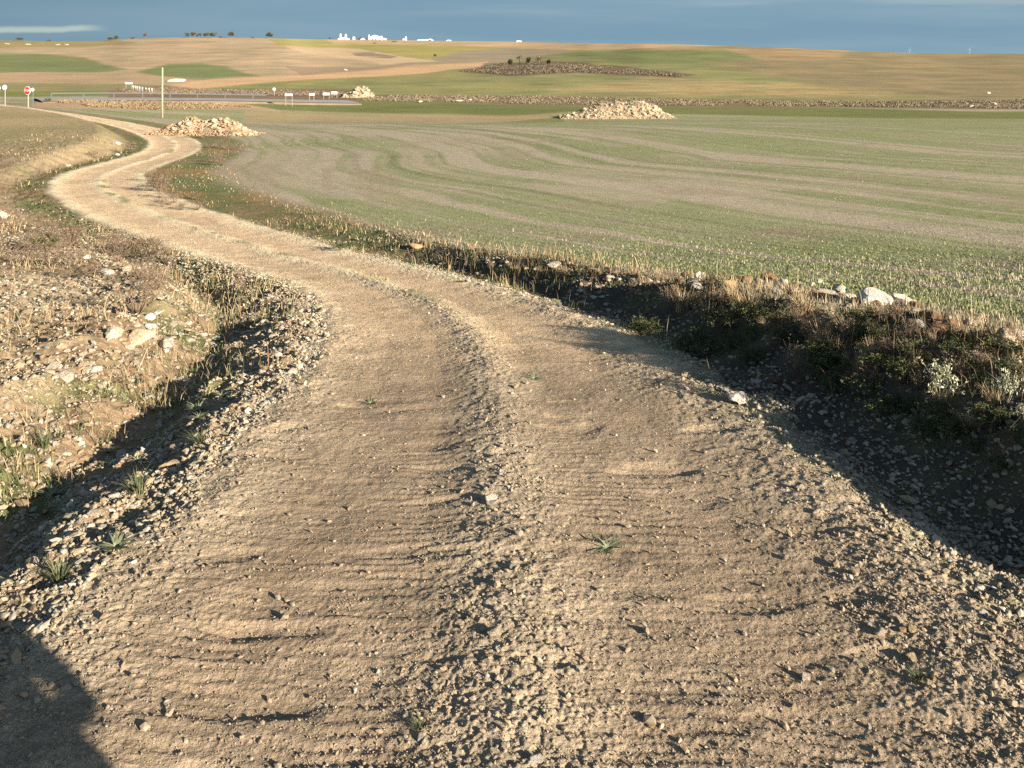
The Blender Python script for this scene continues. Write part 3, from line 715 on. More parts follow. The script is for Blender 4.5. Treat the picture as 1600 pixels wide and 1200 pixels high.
rock_run((720, 405, 960, 490), 48, 6, 11, ['pale', 'rock'], 'small white stone in the rough verge right of the track bend', 'stones of the right verge', cond=lambda u, v: 395 + (u - 640) * .10 < v < 440 + (u - 720) * .30)
print('rocks', round(time.time() - T0, 1))

# ---------------------------------------------------------------- grass and weeds
def blades(name, x, y, z, h, wd, lean, col, mt='plant', tip=.35):
    """tapered, bent blades as one mesh"""
    n = len(x); a = rng.uniform(0, 2 * PI, n); b = rng.uniform(0, 2 * PI, n)
    ca, sa = np.cos(a) * wd * .5, np.sin(a) * wd * .5; lx, ly = np.cos(b) * lean * h, np.sin(b) * lean * h
    P0 = np.stack([x - ca, y - sa, z - .02 * h], 1); P1 = np.stack([x + ca, y + sa, z - .02 * h], 1)
    P2 = np.stack([x + ca * .8 + lx * .35, y + sa * .8 + ly * .35, z + h * .6], 1); P3 = np.stack([x - ca * .8 + lx * .35, y - sa * .8 + ly * .35, z + h * .6], 1)
    P4 = np.stack([x + lx - ca * tip, y + ly - sa * tip, z + h * np.sqrt(np.clip(1 - lean * lean * .5, .2, 1))], 1)
    V = np.stack([P0, P1, P2, P3, P4], 1).reshape(-1, 3)
    o5 = (np.arange(n) * 5)[:, None]
    idx = np.concatenate([o5 + np.array([[0, 1, 2, 3]]), o5 + np.array([[3, 2, 4]])], 1).ravel()
    sz = np.tile([4, 3], n)
    return obj(name, mesh_np(name, V, idx, sz, np.repeat(col, 5, 0)), M[mt])
def field_grass():
    n = 380000
    x, y = sector(n, 4.2, 75, 34, 1.75)
    z, col, Zn = land(x, y, True)
    t, ar, r = Zn['t'], Zn['ar'], Zn['r']
    m = (ar > 1.75) & (t > 0) & ((YV(y) < 40) | (x > -14))
    x, y, z, col, t, ar, r = (q[m] for q in (x, y, z, col, t, ar, r)); n = len(x)
    # rows follow the edge of the field
    e = .05; tx = (road_coords(x + e, y)[0] - t) / e; ty = (road_coords(x, y + e)[0] - t) / e
    sp = .19; dt = np.round(t / sp) * sp - t + rng.normal(0, .022, n)
    rowy = rng.uniform(0, 1, n) < .85
    x = x + tx * dt * rowy; y = y + ty * dt * rowy
    grn = np.clip((col[:, 1] - col[:, 0] + .052) / .06, 0, 1)
    isg = (rng.uniform(0, 1, n) < (grn * .7 + .08) * (1 - .97 * S((r - 8) / 16)) * .8)
    keep = np.where(isg, True, rng.uniform(0, 1, n) < (.06 + .40 * (1 - grn) ** 1.5) * (1 - S((r - 8) / 16)))
    x, y, z, r, isg = (q[keep] for q in (x, y, z, r, isg)); n = len(x)
    z = zland(x, y)
    h = np.where(isg, rng.uniform(.02, .045, n), rng.uniform(.025, .065, n) * (1 + .6 * (rng.uniform(0, 1, n) < .05)))
    wd = np.maximum(np.where(isg, .006, .005), r * .00075)
    c = np.where(isg[:, None], A(.215, .232, .105), A(.35, .295, .195)) * rng.uniform(.8, 1.15, (n, 1))
    tag(blades('stubble', x[~isg], y[~isg], z[~isg], h[~isg], wd[~isg], rng.uniform(0, .5, (~isg).sum()), c[~isg]), 'tan cut straw stubble standing in rows over the sown field', 'stubble', kind='stuff')
    tag(blades('young_grass', x[isg], y[isg], z[isg], h[isg], wd[isg], rng.uniform(.1, .7, isg.sum()), c[isg]), 'thin green sprouts growing between the stubble rows', 'grass', kind='stuff')
    print('field grass', n, round(time.time() - T0, 1))
field_grass()
def verge_grass():
    n = 230000
    x, y = sector(n, 2.4, 60, 36, 1.7)
    z, col, Zn = land(x, y, False)
    t, ar, al, r = Zn['t'], Zn['ar'], Zn['al'], Zn['r']
    c1 = fbm(x * 1.3, y * 1.3, 3, 131); c2 = fbm(x * .45, y * .45, 2, 132)
    p = np.zeros(n)
    top = np.exp(-((ar - 2.0) / .40) ** 2); face = S((ar - .55) / .3) * (1 - S((ar - 1.7) / .3))
    p = np.where(ar > 0, .9 * top * S(c1 + .75) * (YV(y) < 26) * (.15 + .85 * S((YV(y) - 8) / 4)) + face * .9 * S(c1 * 1.6 + .55) * (YV(y) < 22), p)
    vg = S((ar - .02) / .1) * (1 - S((ar - .4) / .3)); p = np.maximum(p, vg * S(c1 * 2 + .1) * .7 * S((YV(y) - 5) / 3))
    p = np.where((ar > .2) & (ar < 4) & (YV(y) > 18), np.maximum(p, .5 * S(c2 + c1 + .4) * (1 - S((ar - 2) / 2))), p)
    ed = S((al - .1) / .2) * (1 - S((al - .9) / .6)); p = np.where(al > 0, ed * .55 * S(c1 * 2 + .05) * (.3 + .7 * S((YV(y) - 8) / 4)), p)
    dt = np.exp(-((al - 1.05) / .4) ** 2); p = np.where(al > 0, np.maximum(p, dt * .95 * S(c1 * 2 + .45) * (YV(y) < 15)), p)
    wl = S((al - 1.5) / .8) * (1 - S((al - 9 - 12 * S((YV(y) - 28) / 10)) / 6)); p = np.where(al > 0, np.maximum(p, wl * .32 * S(c2 * 2.4 + .0) * (.35 + .65 * S((YV(y) - 7) / 4))), p)
    w_ = Zn['w']; mid = np.exp(-((t / w_ - .06) / .10) ** 2) * S(c1 * 2.2 + .1) * S((YV(y) - 6.5) / 4) * (np.abs(t) < w_)
    p = np.maximum(p, .7 * mid)
    k = rng.uniform(0, 1, n) < p
    x, y, z, r, ar, al, c1, top = (q[k] for q in (x, y, z, r, ar, al, c1, top)); n = len(x)
    onr = (ar < 0) & (al < 0)
    dry = np.where(ar > 0, .35 + .5 * top, np.where(al > 1.8, .85, .35))
    dry = np.where((ar > 0) & (YV(y) > 12), .42, dry)
    dry = np.where(onr, .35, dry)
    isd = rng.uniform(0, 1, n) < dry
    h = np.where(isd, rng.uniform(.05, .18, n) * (1 + .9 * (rng.uniform(0, 1, n) < .08)), rng.uniform(.03, .09, n)) * np.where(al > 1.8, .85, 1)
    h = h * np.clip(.55 + y / 16, .6, 1.5) * np.where((ar > 0) & (YV(y) > 16), .5, 1) * np.where(YV(y) > 22, .6, 1)
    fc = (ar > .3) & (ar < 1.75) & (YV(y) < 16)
    h = np.where(onr, h * .45, h)
    wd = np.maximum(.004, r * .0007)
    kk = rng.uniform(0, 1, (n, 1))
    c = np.where(isd[:, None], np.where(kk < .6, A(.33, .25, .14), np.where(kk < .85, A(.22, .145, .08), A(.26, .22, .11))), np.where(kk < .6, A(.10, .125, .045), A(.14, .15, .07))) * rng.uniform(.7, 1.25, (n, 1))
    c[fc] *= .55  # grass on the bank face darkened to match its shade
    org = (ar > .3) & (YV(y) > 20) & (YV(y) < 36) & (fbm(x / 2.7, y / 2.7, 2, 68) > .12) & (y < 46) & (rng.uniform(0, 1, n) < .7)
    c[org] = A(.27, .15, .075) * rng.uniform(.7, 1.2, (org.sum(), 1))
    tag(blades('verge_grass', x, y, z, h, wd, rng.uniform(.1, .8, n), c), 'rough dry and green grass along the verges and banks of the track', 'grass', kind='stuff')
    print('verge', n, round(time.time() - T0, 1))
verge_grass()

# single plants, one mesh for each kind
def tuft_mesh(seed, name, n, h, w, lean, c1, c2, spread=.35, stems=0):
    g = np.random.default_rng(seed); V = []; idx = []; sz = []; cs = []
    for i in range(n):
        a = g.uniform(0, 2 * PI); l = g.uniform(*lean); hh = g.uniform(*h); b = g.uniform(0, spread); c = np.array(c1) * (1 - (q := g.uniform())) + np.array(c2) * q
        c = c * g.uniform(.75, 1.2); bx, by = math.cos(a) * b, math.sin(a) * b; dx, dy = math.cos(a), math.sin(a); px, py = -dy * w * g.uniform(.6, 1.2), dx * w
        o = len(V); m = 4
        for k in range(m):
            f = k / (m - 1); wk = (1 - f ** 1.6) * .5 + .03
            X = bx + dx * l * hh * f ** 1.5; Y = by + dy * l * hh * f ** 1.5; Zz = hh * (f - .45 * l * f * f * .8)
            V += [(X - px * wk, Y - py * wk, Zz), (X + px * wk, Y + py * wk, Zz)]; cs += [c, c]
        for k in range(m - 1):
            q0 = o + 2 * k; idx += [q0, q0 + 1, q0 + 3, q0 + 2]; sz.append(4)
    return mesh_np(name, np.array(V), np.array(idx), np.array(sz), np.array(cs))
def bush_mesh(seed, name, n, stems, leaf, cl_, cs_, hgt=1.0, wide=.55, top=.0):
    """twiggy bush: branching stems with small leaves"""
    g = np.random.default_rng(seed); V = []; idx = []; sz = []; cs = []
    def strip(p, q, w, c):
        d = np.array(q) - np.array(p); s = np.cross(d, g.normal(size=3)); s = s / (np.linalg.norm(s) + 1e-9) * w
        o = len(V); V.extend([p - s, p + s, q + s * .5, q - s * .5]); idx.extend([o, o + 1, o + 2, o + 3]); sz.append(4); cs.extend([c] * 4)
    tips = []
    for i in range(stems):
        a = g.uniform(0, 2 * PI); l = g.uniform(.1, 1) * wide; p = np.array([math.cos(a) * .05, math.sin(a) * .05, 0]); hh = hgt * g.uniform(.55, 1.0)
        e = np.array([math.cos(a) * l, math.sin(a) * l, hh]); mid_ = (p + e) / 2 + np.array([math.cos(a) * .08, math.sin(a) * .08, .03]); c = np.array(cs_) * g.uniform(.7, 1.2)
        strip(p, mid_, .012, c); strip(mid_, e, .008, c); tips += [mid_ * .5 + e * .5, e, e]
        for _ in range(4):
            f = g.uniform(.35, .95); q = mid_ * (1 - f) + e * f; e2 = q + g.normal(size=3) * np.array([.14, .14, .08]) + np.array([0, 0, .12]); strip(q, e2, .006, c * .95); tips.append(e2)
    for i in range(n):
        q = tips[g.integers(0, len(tips))] + g.normal(size=3) * .045; d = g.normal(size=3); d /= np.linalg.norm(d); s = np.cross(d, g.normal(size=3)); s /= np.linalg.norm(s)
        L_ = leaf * g.uniform(.6, 1.4); c = np.array(cl_) * g.uniform(.6, 1.3); o = len(V)
        V.extend([q - d * L_, q + s * L_ * .4, q + d * L_, q - s * L_ * .4]); idx.extend([o, o + 1, o + 2, o + 3]); sz.append(4); cs.extend([c] * 4)
    return mesh_np(name, np.array(V), np.array(idx), np.array(sz), np.array(cs))
PL = dict(
    grass=[tuft_mesh(k, 'grass_tuft', 90, (.4, 1.0), .045, (.2, 1.1), (.085, .10, .045), (.16, .165, .085), .3) for k in range(3)],
    dry=[tuft_mesh(10 + k, 'dry_grass_tuft', 90, (.35, 1.0), .03, (.1, .8), (.42, .33, .19), (.28, .20, .11), .28) for k in range(3)],
    thistle=[tuft_mesh(20 + k, 'thistle', 34, (.35, .8), .12, (.8, 1.5), (.15, .17, .09), (.23, .24, .14), .08) for k in range(3)],
    bush=[bush_mesh(30 + k, 'dry_bush', 240, 26, .035, (.19, .135, .082), (.17, .125, .085), 1, .6) for k in range(3)],
    grey=[bush_mesh(40 + k, 'grey_bush', 520, 12, .045, (.42, .42, .27), (.24, .22, .15), 1, .5) for k in range(3)],
    green=[bush_mesh(50 + k, 'green_bush', 700, 20, .05, (.075, .085, .035), (.09, .065, .04), .8, .7) for k in range(3)],
)
for k in PL.values():
    for me in k: me.materials.append(M['plant'])
def plant(kind, u, v, hpx, label, cat='plant', group=None, wide=1.0, name=None):
    p = at(u, v); d = p[1]; s = hpx * d / F
    me = random.choice(PL[kind]); o = bpy.data.objects.new(name or me.name.split('.')[0], me); C.objects.link(o)
    o.location = p; o.location.z -= .02 * s; o.scale = (s * wide, s * wide, s); o.rotation_euler = (random.uniform(-.1, .1), random.uniform(-.1, .1), random.uniform(0, 6.3))
    return tag(o, label, cat, group)
for kd, u, v, hp, wd, lb in [
 ('grass', 215, 772, 44, .9, 'largest grey green grass tuft on the left shoulder of the track'),
 ('grass', 312, 690, 30, 1., 'grey green grass tuft on the left shoulder above the flat pinkish slab'),
 ('thistle', 182, 862, 34, 1.4, 'spreading grey green weed on the left shoulder below the stones'),
 ('grass', 92, 905, 40, 1.1, 'long bladed grass tuft in the dark lower left ditch edge'),
 ('grass', 68, 700, 34, .9, 'bluish green tuft alone on the sunlit left bank'),
 ('thistle', 80, 775, 24, 1.6, 'low leafy weed along the edge of the left ditch'),
 ('thistle', 205, 812, 20, 1.3, 'small leafy weed among the stones of the left shoulder'),
 ('dry', 35, 942, 20, .5, 'pale upright sprout at the lower left edge of the track'),
 ('thistle', 580, 622, 12, 2.2, 'flat green weed growing in the left wheel track'),
 ('thistle', 950, 850, 16, 2.6, 'flat grey green weed growing in the right wheel track'),
 ('grass', 655, 1135, 18, 1.4, 'short grass beside the small round white stone at the bottom'),
 ('thistle', 835, 588, 9, 2.8, 'low green weed in the middle of the right wheel track'),
 ('grass', 1435, 1062, 18, 1.4, 'green grass wisp on the near right shoulder'),
 ('dry', 1325, 532, 52, .6, 'yellowish lit grass tuft on the shaded right bank'),
 ('dry', 1285, 545, 60, .6, 'tall dry grass clump left of the yellowish tuft on the right bank'),
 ('bush', 1250, 585, 44, 1., 'bare pale twigged bush low on the shaded right bank'),
 ('grey', 1475, 632, 66, .7, 'pale flowered grey bush on the dark right bank'),
 ('grey', 1462, 600, 28, .9, 'small pale headed plant just left of the pale flowered grey bush'),
 ('grey', 1568, 640, 60, .6, 'pale drooping plant on the dark right bank near the picture edge'),
 ('grey', 1597, 660, 26, .8, 'pale plant cut by the right edge of the picture'),
 ('green', 1350, 620, 40, 1.4, 'dark green bush at the middle of the shaded right bank'),
 ('green', 1130, 520, 34, 1.5, 'dark low bush at the left of the shaded right bank'),
 ('dry', 1085, 480, 26, .9, 'pale green tuft at the crest of the right bank by a dry stalk'),
 ('bush', 1040, 440, 24, 1.1, 'red brown weed clump on the verge beside the orange clod'),
 ('bush', 215, 490, 62, 1.1, 'brown dead bush standing over the left rubble ridge'),
 ('bush', 170, 400, 40, 1.3, 'brown twiggy bush behind the white wedge shaped rock'),
 ('green', 70, 392, 26, 1.4, 'dark green shrub in the brown weeds on the left'),
 ('bush', 110, 380, 34, 1.4, 'greyish twiggy bush beside the dark green shrub on the left'),
 ('bush', 40, 415, 34, 1.5, 'brown weed clump over the corner of the left plough land'),
 ('green', 215, 600, 9, 3.2, 'flat dark green mat plant on the left bank slope'),
 ('bush', 250, 300, 26, 1.2, 'dark red brown weeds at the right edge of the first bend'),
 ('green', 530, 392, 14, 1.6, 'dark green low bush on the verge by the middle of the track'),
 ('green', 548, 388, 13, 1.4, 'smaller dark green bush just right of the low bush on the verge'),
 ('green', 628, 385, 10, 1.4, 'little dark bush left of the round orange rock'),
 ('bush', 150, 248, 14, 1.8, 'brown weeds on the inside bank left of the bend'),
 ('bush', 205, 238, 16, 1.8, 'rust brown scrub at the inside of the far bend'),
 ('bush', 243, 166, 10, .5, 'tiny dark bush left of the wooden pole'),
 ('green', 74, 160, 8, 1.0, 'dark little bush right of the stop sign'),
]: plant(kd, u, v, hp, lb, 'grass' if 'tuft' in lb or 'grass' in lb else ('bush' if kd in ('bush', 'green', 'grey') else 'plant'), wide=wd)
def plant_run(kind, n, box, h0, h1, label, group, cat, cond=None, wide=(.8, 1.3)):
    k = 0
    while k < n:
        u = random.uniform(box[0], box[2]); v = random.uniform(box[1], box[3])
        if cond and not cond(u, v): continue
        plant(kind, u, v, random.uniform(h0, h1), label, cat, group, random.uniform(*wide)); k += 1
bk = lambda lo, hi: (lambda u, v: lo < v - (452 + max(0, u - 1250) * .24) < hi + max(0, u - 1150) * .28)
plant_run('dry', 40, (1050, 430, 1595, 680), 20, 46, 'dry grass tuft growing on the shaded right bank', 'dry tufts on the right bank', 'grass', bk(4, 60))
plant_run('green', 60, (1000, 430, 1595, 800), 16, 36, 'dark leafy weed growing on the shaded right bank', 'dark weeds on the right bank', 'plant', bk(20, 110), (1, 1.8))
plant_run('bush', 34, (1040, 430, 1595, 640), 18, 40, 'twiggy dead weed on the face of the right bank', 'dead weeds on the right bank', 'plant', bk(5, 80))
plant_run('bush', 34, (0, 345, 260, 470), 12, 30, 'brown dry weed in the rough ground left of the track', 'brown weeds on the left', 'plant', lambda u, v: v > 345 + u * .2 and v < 420 + u * .2, (1, 1.8))
plant_run('bush', 22, (220, 215, 370, 330), 8, 20, 'rusty dry weed on the verge right of the bend', 'rusty weeds by the bend', 'plant', lambda u, v: (v < 260 and 318 < u < 360) or (v > 268 and 232 < u < 240 + (v - 260) * 1.6), (1, 1.8))
plant_run('thistle', 14, (60, 600, 420, 860), 10, 22, 'small green weed in the left ditch', 'weeds in the left ditch', 'plant', lambda u, v: abs(v - (860 - u * .72)) < 30, (1, 1.5))
plant_run('dry', 16, (720, 395, 1040, 470), 10, 22, 'small dry tuft in the stony verge right of the track', 'dry tufts of the right verge', 'grass', lambda u, v: 400 + (u - 700) * .1 < v < 420 + (u - 720) * .22)
print('plants', round(time.time() - T0, 1))

# ---------------------------------------------------------------- scrub far off, one mesh for each belt
def scrub(name, label, pts, hgt, col, leaf=.11, per=13):
    n = len(pts); g = rng
    base = np.repeat(np.array(pts), per, 0); hh = np.repeat(g.uniform(.4, 1.1, n) * hgt, per)
    k = len(base)
    d = g.normal(size=(k, 3)); d[:, 2] = np.abs(d[:, 2]); d /= np.linalg.norm(d, axis=1)[:, None]
    c = base + d * np.stack([hh * .9, hh * .9, hh * .8], 1) * g.uniform(.3, 1, (k, 1))
    a = g.normal(size=(k, 3)); b = g.normal(size=(k, 3)); L_ = (leaf * g.uniform(.6, 1.4, (k, 1)))
    V = np.stack([c + a * L_ * .6, c + b * L_ * .6, c - a * L_ * .5 + [0, 0, .1]], 1).reshape(-1, 3)
    cc = np.repeat(np.array(col) * g.uniform(.8, 1.2, (k, 1)), 3, 0)
    return tag(obj(name, mesh_np(name, V, np.arange(k * 3).reshape(-1, 3), cols=cc), M['plant']), label, 'scrub', kind='stuff')
def belt(n, poly):
    us = [p[0] for p in poly]; vs = [p[1] for p in poly]; out = []
    while len(out) < n:
        u = rng.uniform(min(us), max(us), 400); v = rng.uniform(min(vs), max(vs), 400); k = in_poly(u, v, poly) > 0
        for a, b in zip(u[k], v[k]):
            if vn(np.array([a / 14]), np.array([b / 3]), 141)[0] > -.45: out.append(un(a, b))
            if len(out) >= n: break
    return out
scrub('hedgerow_scrub', 'long brown belt of scrub across the valley below the right hill', belt(3200, [(560, 149), (900, 152), (1200, 159), (1480, 160), (1600, 156), (1660, 156), (1660, 172), (1480, 168), (1200, 166), (900, 164), (570, 157)]), .34, (.215, .18, .115))
scrub('roadside_scrub', 'brown scrub along the paved road at the left', belt(1700, [(188, 140), (260, 138), (330, 141), (470, 143), (560, 146), (570, 152), (480, 150), (330, 148), (200, 147)]), .5, (.19, .145, .10))
scrub('knoll_scrub', 'grey brown scrub covering the low knoll under the right hill', belt(1500, [(722, 112), (770, 101), (850, 97), (930, 103), (1050, 114), (1070, 120), (900, 113), (800, 117)]), .5, (.15, .12, .08), .2)
scrub('ditch_scrub', 'low scrub in the rough ground between the track and the paved road', belt(1100, [(70, 158), (240, 160), (330, 163), (400, 168), (250, 172), (150, 168)]), .4, (.235, .175, .10))

# ---------------------------------------------------------------- heaps of stone
def heap(u0, u1, vb, prof, depth, nb, ns, mats, label, cat='rubble heap', smin=.10, smax=.26, tilt=0):
    """prof: heights (in px) at even steps along the heap"""
    pa, pb = un(u0, vb), un(u1, vb); um = (u0 + u1) / 2; c = un(um, vb + tilt / 2); mpp = (c[1]) / F
    wd = (u1 - u0) * mpp; yb = c[1]
    root = empty('rubble_heap', (c[0], c[1], c[2])); tag(root, label, cat)
    def hz(sx, sy):                              # -1..1 along, -1..1 across
        p = np.interp((sx + 1) / 2, np.linspace(0, 1, len(prof)), prof) * mpp
        return p * np.clip(1 - np.abs(sy) ** 1.5, 0, 1)
    nx, ny = 60, 18; gx, gy = np.meshgrid(np.linspace(-1, 1, nx), np.linspace(-1, 1, ny)); gx, gy = gx.ravel(), gy.ravel()
    def ptz(sx, sy):
        X = c[0] + sx * wd / 2; Y = c[1] + depth * (1 + sy) * .5 + sx * tilt * -.02; return X, Y, zbase(X, Y) + hz(sx, sy)
    X, Y, Z_ = ptz(gx, gy); Z_ = Z_ + .22 * fbm(X * 1.1, Y * 2, 3, 151) * (hz(gx, gy) > .05) - .06
    i = np.arange(ny - 1)[:, None] * nx; j = np.arange(nx - 1)[None]; Fc = np.stack([i + j, i + j + 1, i + nx + j + 1, i + nx + j], 2).reshape(-1, 4)
    cc = np.tile(A(.36, .27, .165), (len(X), 1)) * (1 + .25 * fbm(X, Y, 3, 152))[:, None]
    obj('earth_core', mesh_np('earth_core', np.stack([X - c[0], Y - c[1], Z_ - c[2]], 1), Fc, cols=cc), M['plant'], root)
    for k in range(nb):
        sx, sy = random.uniform(-.95, .95), random.uniform(-.95, .35); X, Y, Z_ = ptz(np.array([sx]), np.array([sy])); s = random.uniform(smin, smax) * (.75 + .35 * (sy < 0))
        mt = random.choice(mats); me = random.choice(ROCKS); key = me.name + mt
        if key not in MESHC: m2 = me.copy(); m2.materials.append(M[mt]); m2.name = 'stone'; MESHC[key] = m2
        o = bpy.data.objects.new('stone', MESHC[key]); C.objects.link(o); o.parent = root
        o.location = (X[0] - c[0], Y[0] - c[1], Z_[0] - c[2] + s * .15); o.scale = (s, s, s * random.uniform(.7, 1.1)); o.rotation_euler = [random.uniform(-.6, .6), random.uniform(-.6, .6), random.uniform(0, 6.3)]
    sx = rng.uniform(-1.06, 1.06, ns); sy = rng.uniform(-1.12, .7, ns); X, Y, Z_ = ptz(sx, sy)
    cols = stone_cols(ns) * (A(.74, .62, .52) if 'heaptan' == mats[0] else A(.70, .70, .66))
    o = stones('loose_stones', X - c[0], Y - c[1], Z_ - c[2], rng.uniform(.08, .25, ns), cols, 'ico', .3); o.parent = root; o['kind'] = 'stuff'
    return root
heap(228, 394, 205, [2, 7, 14, 17, 27, 26, 20, 22, 26, 25, 20, 12, 5, 1], 3.6, 100, 1500, ['heaptan', 'heap', 'heaptan', 'clod'], 'orange tan rubble heap beside the far bend of the track', smin=.09, smax=.21, tilt=14)
heap(880, 1054, 191, [4, 8, 9, 15, 17, 22, 22, 25, 23, 26, 26, 23, 19, 9, 2], 6, 100, 2600, ['heap', 'heap', 'heap', 'heaptan'], 'long pale rubble heap in the middle of the green field', smin=.12, smax=.27, tilt=-10)
heap(533, 582, 153, [1, 4, 7, 13, 16, 14, 16, 13, 8, 2], 4, 40, 260, ['heap', 'heap', 'heaptan'], 'small pale rubble heap by the road signs across the valley', smin=.16, smax=.4)
for u, v, w_, fl, mt, lb in [(338, 164, 9, .8, 'pale', 'pale block in the rough strip right of the wooden pole'), (656, 160, 8, .8, 'pale', 'white rock in the scrub belt left of the other white rocks'),
    (716, 159, 14, .45, 'pale', 'flat white rock lying in the scrub belt'), (734, 157, 8, .6, 'pale', 'small white rock right of the flat one in the scrub belt'), (1517, 167, 8, .8, 'pale', 'white rock in the right end of the scrub belt'),
    (1553, 163, 11, .6, 'pale', 'wider white rock in the right end of the scrub belt'), (1545, 146, 6, .7, 'pale', 'lone white stone on the brown slope at the right'), (276, 127, 26, .22, 'pale', 'long pale outcrop above the bend of the paved road'),
    (540, 110, 7, .6, 'pale', 'pale stone at the tip of the ploughed strip'), (185, 226, 9, .8, 'pale', 'white stone inside the far bend, the upper one'), (184, 243, 7, .8, 'pale', 'white stone inside the far bend at the edge of the track'),
    (107, 260, 8, .7, 'pale', 'white stone on the bank at the outside of the first bend'), (12, 69, 9, .25, 'rock', 'pale rock on the left skyline left of the dark bushes'), (44, 69.5, 8, .25, 'rock', 'pale rock on the left skyline between the dark bushes'), (62, 69.6, 11, .2, 'rock', 'wider pale rock on the left skyline between the dark bushes'), (90, 70, 8, .25, 'rock', 'pale rock on the left skyline just right of the dark bushes'), (104, 70, 7, .25, 'rock', 'rightmost pale rock on the left skyline')]:
    rock('rock', at(u, v) if v > 200 else un(u, v), w_, mt, lb, 'rock', flat=fl, rz=random.uniform(-.3, .3), sink=.15)
print('heaps', round(time.time() - T0, 1))

# ---------------------------------------------------------------- trees and bushes on the skyline
def onridge(u, k=.975):
    y = float(crest(u)[0]) * k; x = (u - 800) / F * y; return np.array([x, y, float(zbase(np.array([x]), np.array([y]))[0])])
def tree(u, hpx, wpx, label, col, group=None, bare=.0, p=None, trunk=.3, cat='tree', name='tree'):
    p = onridge(u) if p is None else p; m = p[1] / F; hh, ww = hpx * m, wpx * m / 2
    root = empty(name, p); tag(root, label, cat, group); t = MB(); th = hh * trunk; r0 = max(.10, hh * .028)
    t.tube([(0, 0, -.2), (.02 * hh, 0, th), (0, .02 * hh, hh * .75)], [r0 * 1.3, r0, r0 * .4], 7)
    for k in range(6):
        a = random.uniform(0, 6.3); t.tube([(0, 0, th * random.uniform(.8, 1.3)), (math.cos(a) * ww * .4, math.sin(a) * ww * .4, hh * .55), (math.cos(a) * ww * .75, math.sin(a) * ww * .75, hh * random.uniform(.65, .9))], [r0 * .6, r0 * .4, r0 * .15], 5)
    t.build('trunk', M['bark'], root)
    n = int(520 * (1 - bare)); nb = 9
    cen = np.array([(math.cos(a) * ww * random.uniform(.2, .62), math.sin(a) * ww * random.uniform(.2, .62), th + (hh - th) * random.uniform(.25, .78)) for a in np.linspace(0, 6.3, nb)])
    ci = rng.integers(0, nb, n); d = rng.normal(size=(n, 3)); d /= np.linalg.norm(d, axis=1)[:, None]
    q = cen[ci] + d * np.array([ww * .42, ww * .42, (hh - th) * .26]) * rng.uniform(.35, 1, (n, 1)) ** .5
    a = rng.normal(size=(n, 3)); b = rng.normal(size=(n, 3)); L_ = hh * .055 * rng.uniform(.6, 1.4, (n, 1))
    V = np.stack([q + a * L_, q + b * L_, q - a * L_ * .7 - b * L_ * .4], 1).reshape(-1, 3)
    cb = np.array(col) * rng.uniform(.7, 1.3, (nb, 1))
    obj('crown', mesh_np('crown', V, np.arange(n * 3).reshape(-1, 3), cols=np.repeat(cb[ci] * rng.uniform(.75, 1.25, (n, 1)), 3, 0)), M['plant'], root)
    return root
OL = (.085, .080, .040); BR = (.13, .085, .05)
for u, h_, w_, c_, bare, tr, lb in [
    (30, 6, 14, OL, 0, .1, 'dark bush on the pale outcrops of the left skyline'), (76, 3.5, 8, OL, 0, .1, 'smaller dark bush right of the one on the left skyline'),
    (172, 7, 11, OL, 0, .1, 'left half of the dark double bush on the skyline'), (182, 7.5, 10, OL, 0, .1, 'right half of the dark double bush on the skyline'), (208, 4, 13, BR, 0, .05, 'low reddish bush on the skyline before the small tree'),
    (227, 9, 6, BR, .25, .35, 'thin small tree standing alone on the left skyline'), (293, 8, 9, OL, .2, .3, 'first tree from the left in the skyline row'), (302, 9.5, 11, OL, .1, .3, 'second tree from the left in the skyline row'), (311, 8.5, 10, OL, .2, .3, 'third tree from the left in the skyline row'),
    (323, 9.5, 12, OL, 0, .3, 'fourth tree from the left in the skyline row'), (333, 9.5, 12, OL, 0, .3, 'fifth and rightmost tree of the skyline row'), (345, 3.5, 8, BR, 0, .05, 'low brown bush under the end of the tree row'), (361, 10, 13, OL, 0, .3, 'rounded tree between the row and the lone dark tree'),
    (395, 3, 10, BR, 0, .05, 'low brown bush left of the lone dark tree'), (421, 10.5, 13, (.06, .065, .03), 0, .25, 'lone dark tree on the skyline left of the farm'), (515, 3.5, 4, OL, 0, .1, 'tiny bush left of the twin silos'), (562, 4, 7, OL, 0, .1, 'dark bush between silos and the white barn'),
    (571, 3, 5, OL, 0, .1, 'low bush against the flat shed by the barn')]:
    tree(u, h_, w_, lb, c_, 'skyline trees and bushes', bare, None, tr, 'tree' if tr > .2 else 'bush', 'tree' if tr > .2 else 'bush')
for u, v, h_, w_, c_, bare, tr, lb in [
    (797, 102, 10, 9, (.055, .06, .028), 0, .1, 'dark round bush at the left of the knoll'), (826, 100, 11, 9, (.055, .06, .028), 0, .1, 'dark bush in the middle of the knoll'), (857, 101, 10, 8, (.055, .06, .028), 0, .1, 'dark bush at the right of the knoll'),
    (812, 100, 14, 10, (.12, .10, .06), .7, .3, 'bare grey tree on the knoll, the left one'), (842, 100, 14, 12, (.12, .10, .06), .7, .3, 'bare grey tree on the knoll, the right one'), (680, 89, 5, 6, OL, 0, .1, 'small bush by the far field track'),
    (585, 68.5, 2.5, 10, OL, 0, .1, 'dark low thicket below the white barn'), (616, 66.5, 3, 12, OL, 0, .1, 'dark low thicket right of the white barn')]:
    p = un(u, v); tree(u, h_, w_, lb, c_, 'bushes of the far fields', bare, p, tr, 'tree' if tr > .2 else 'bush', 'tree' if tr > .2 else 'bush')

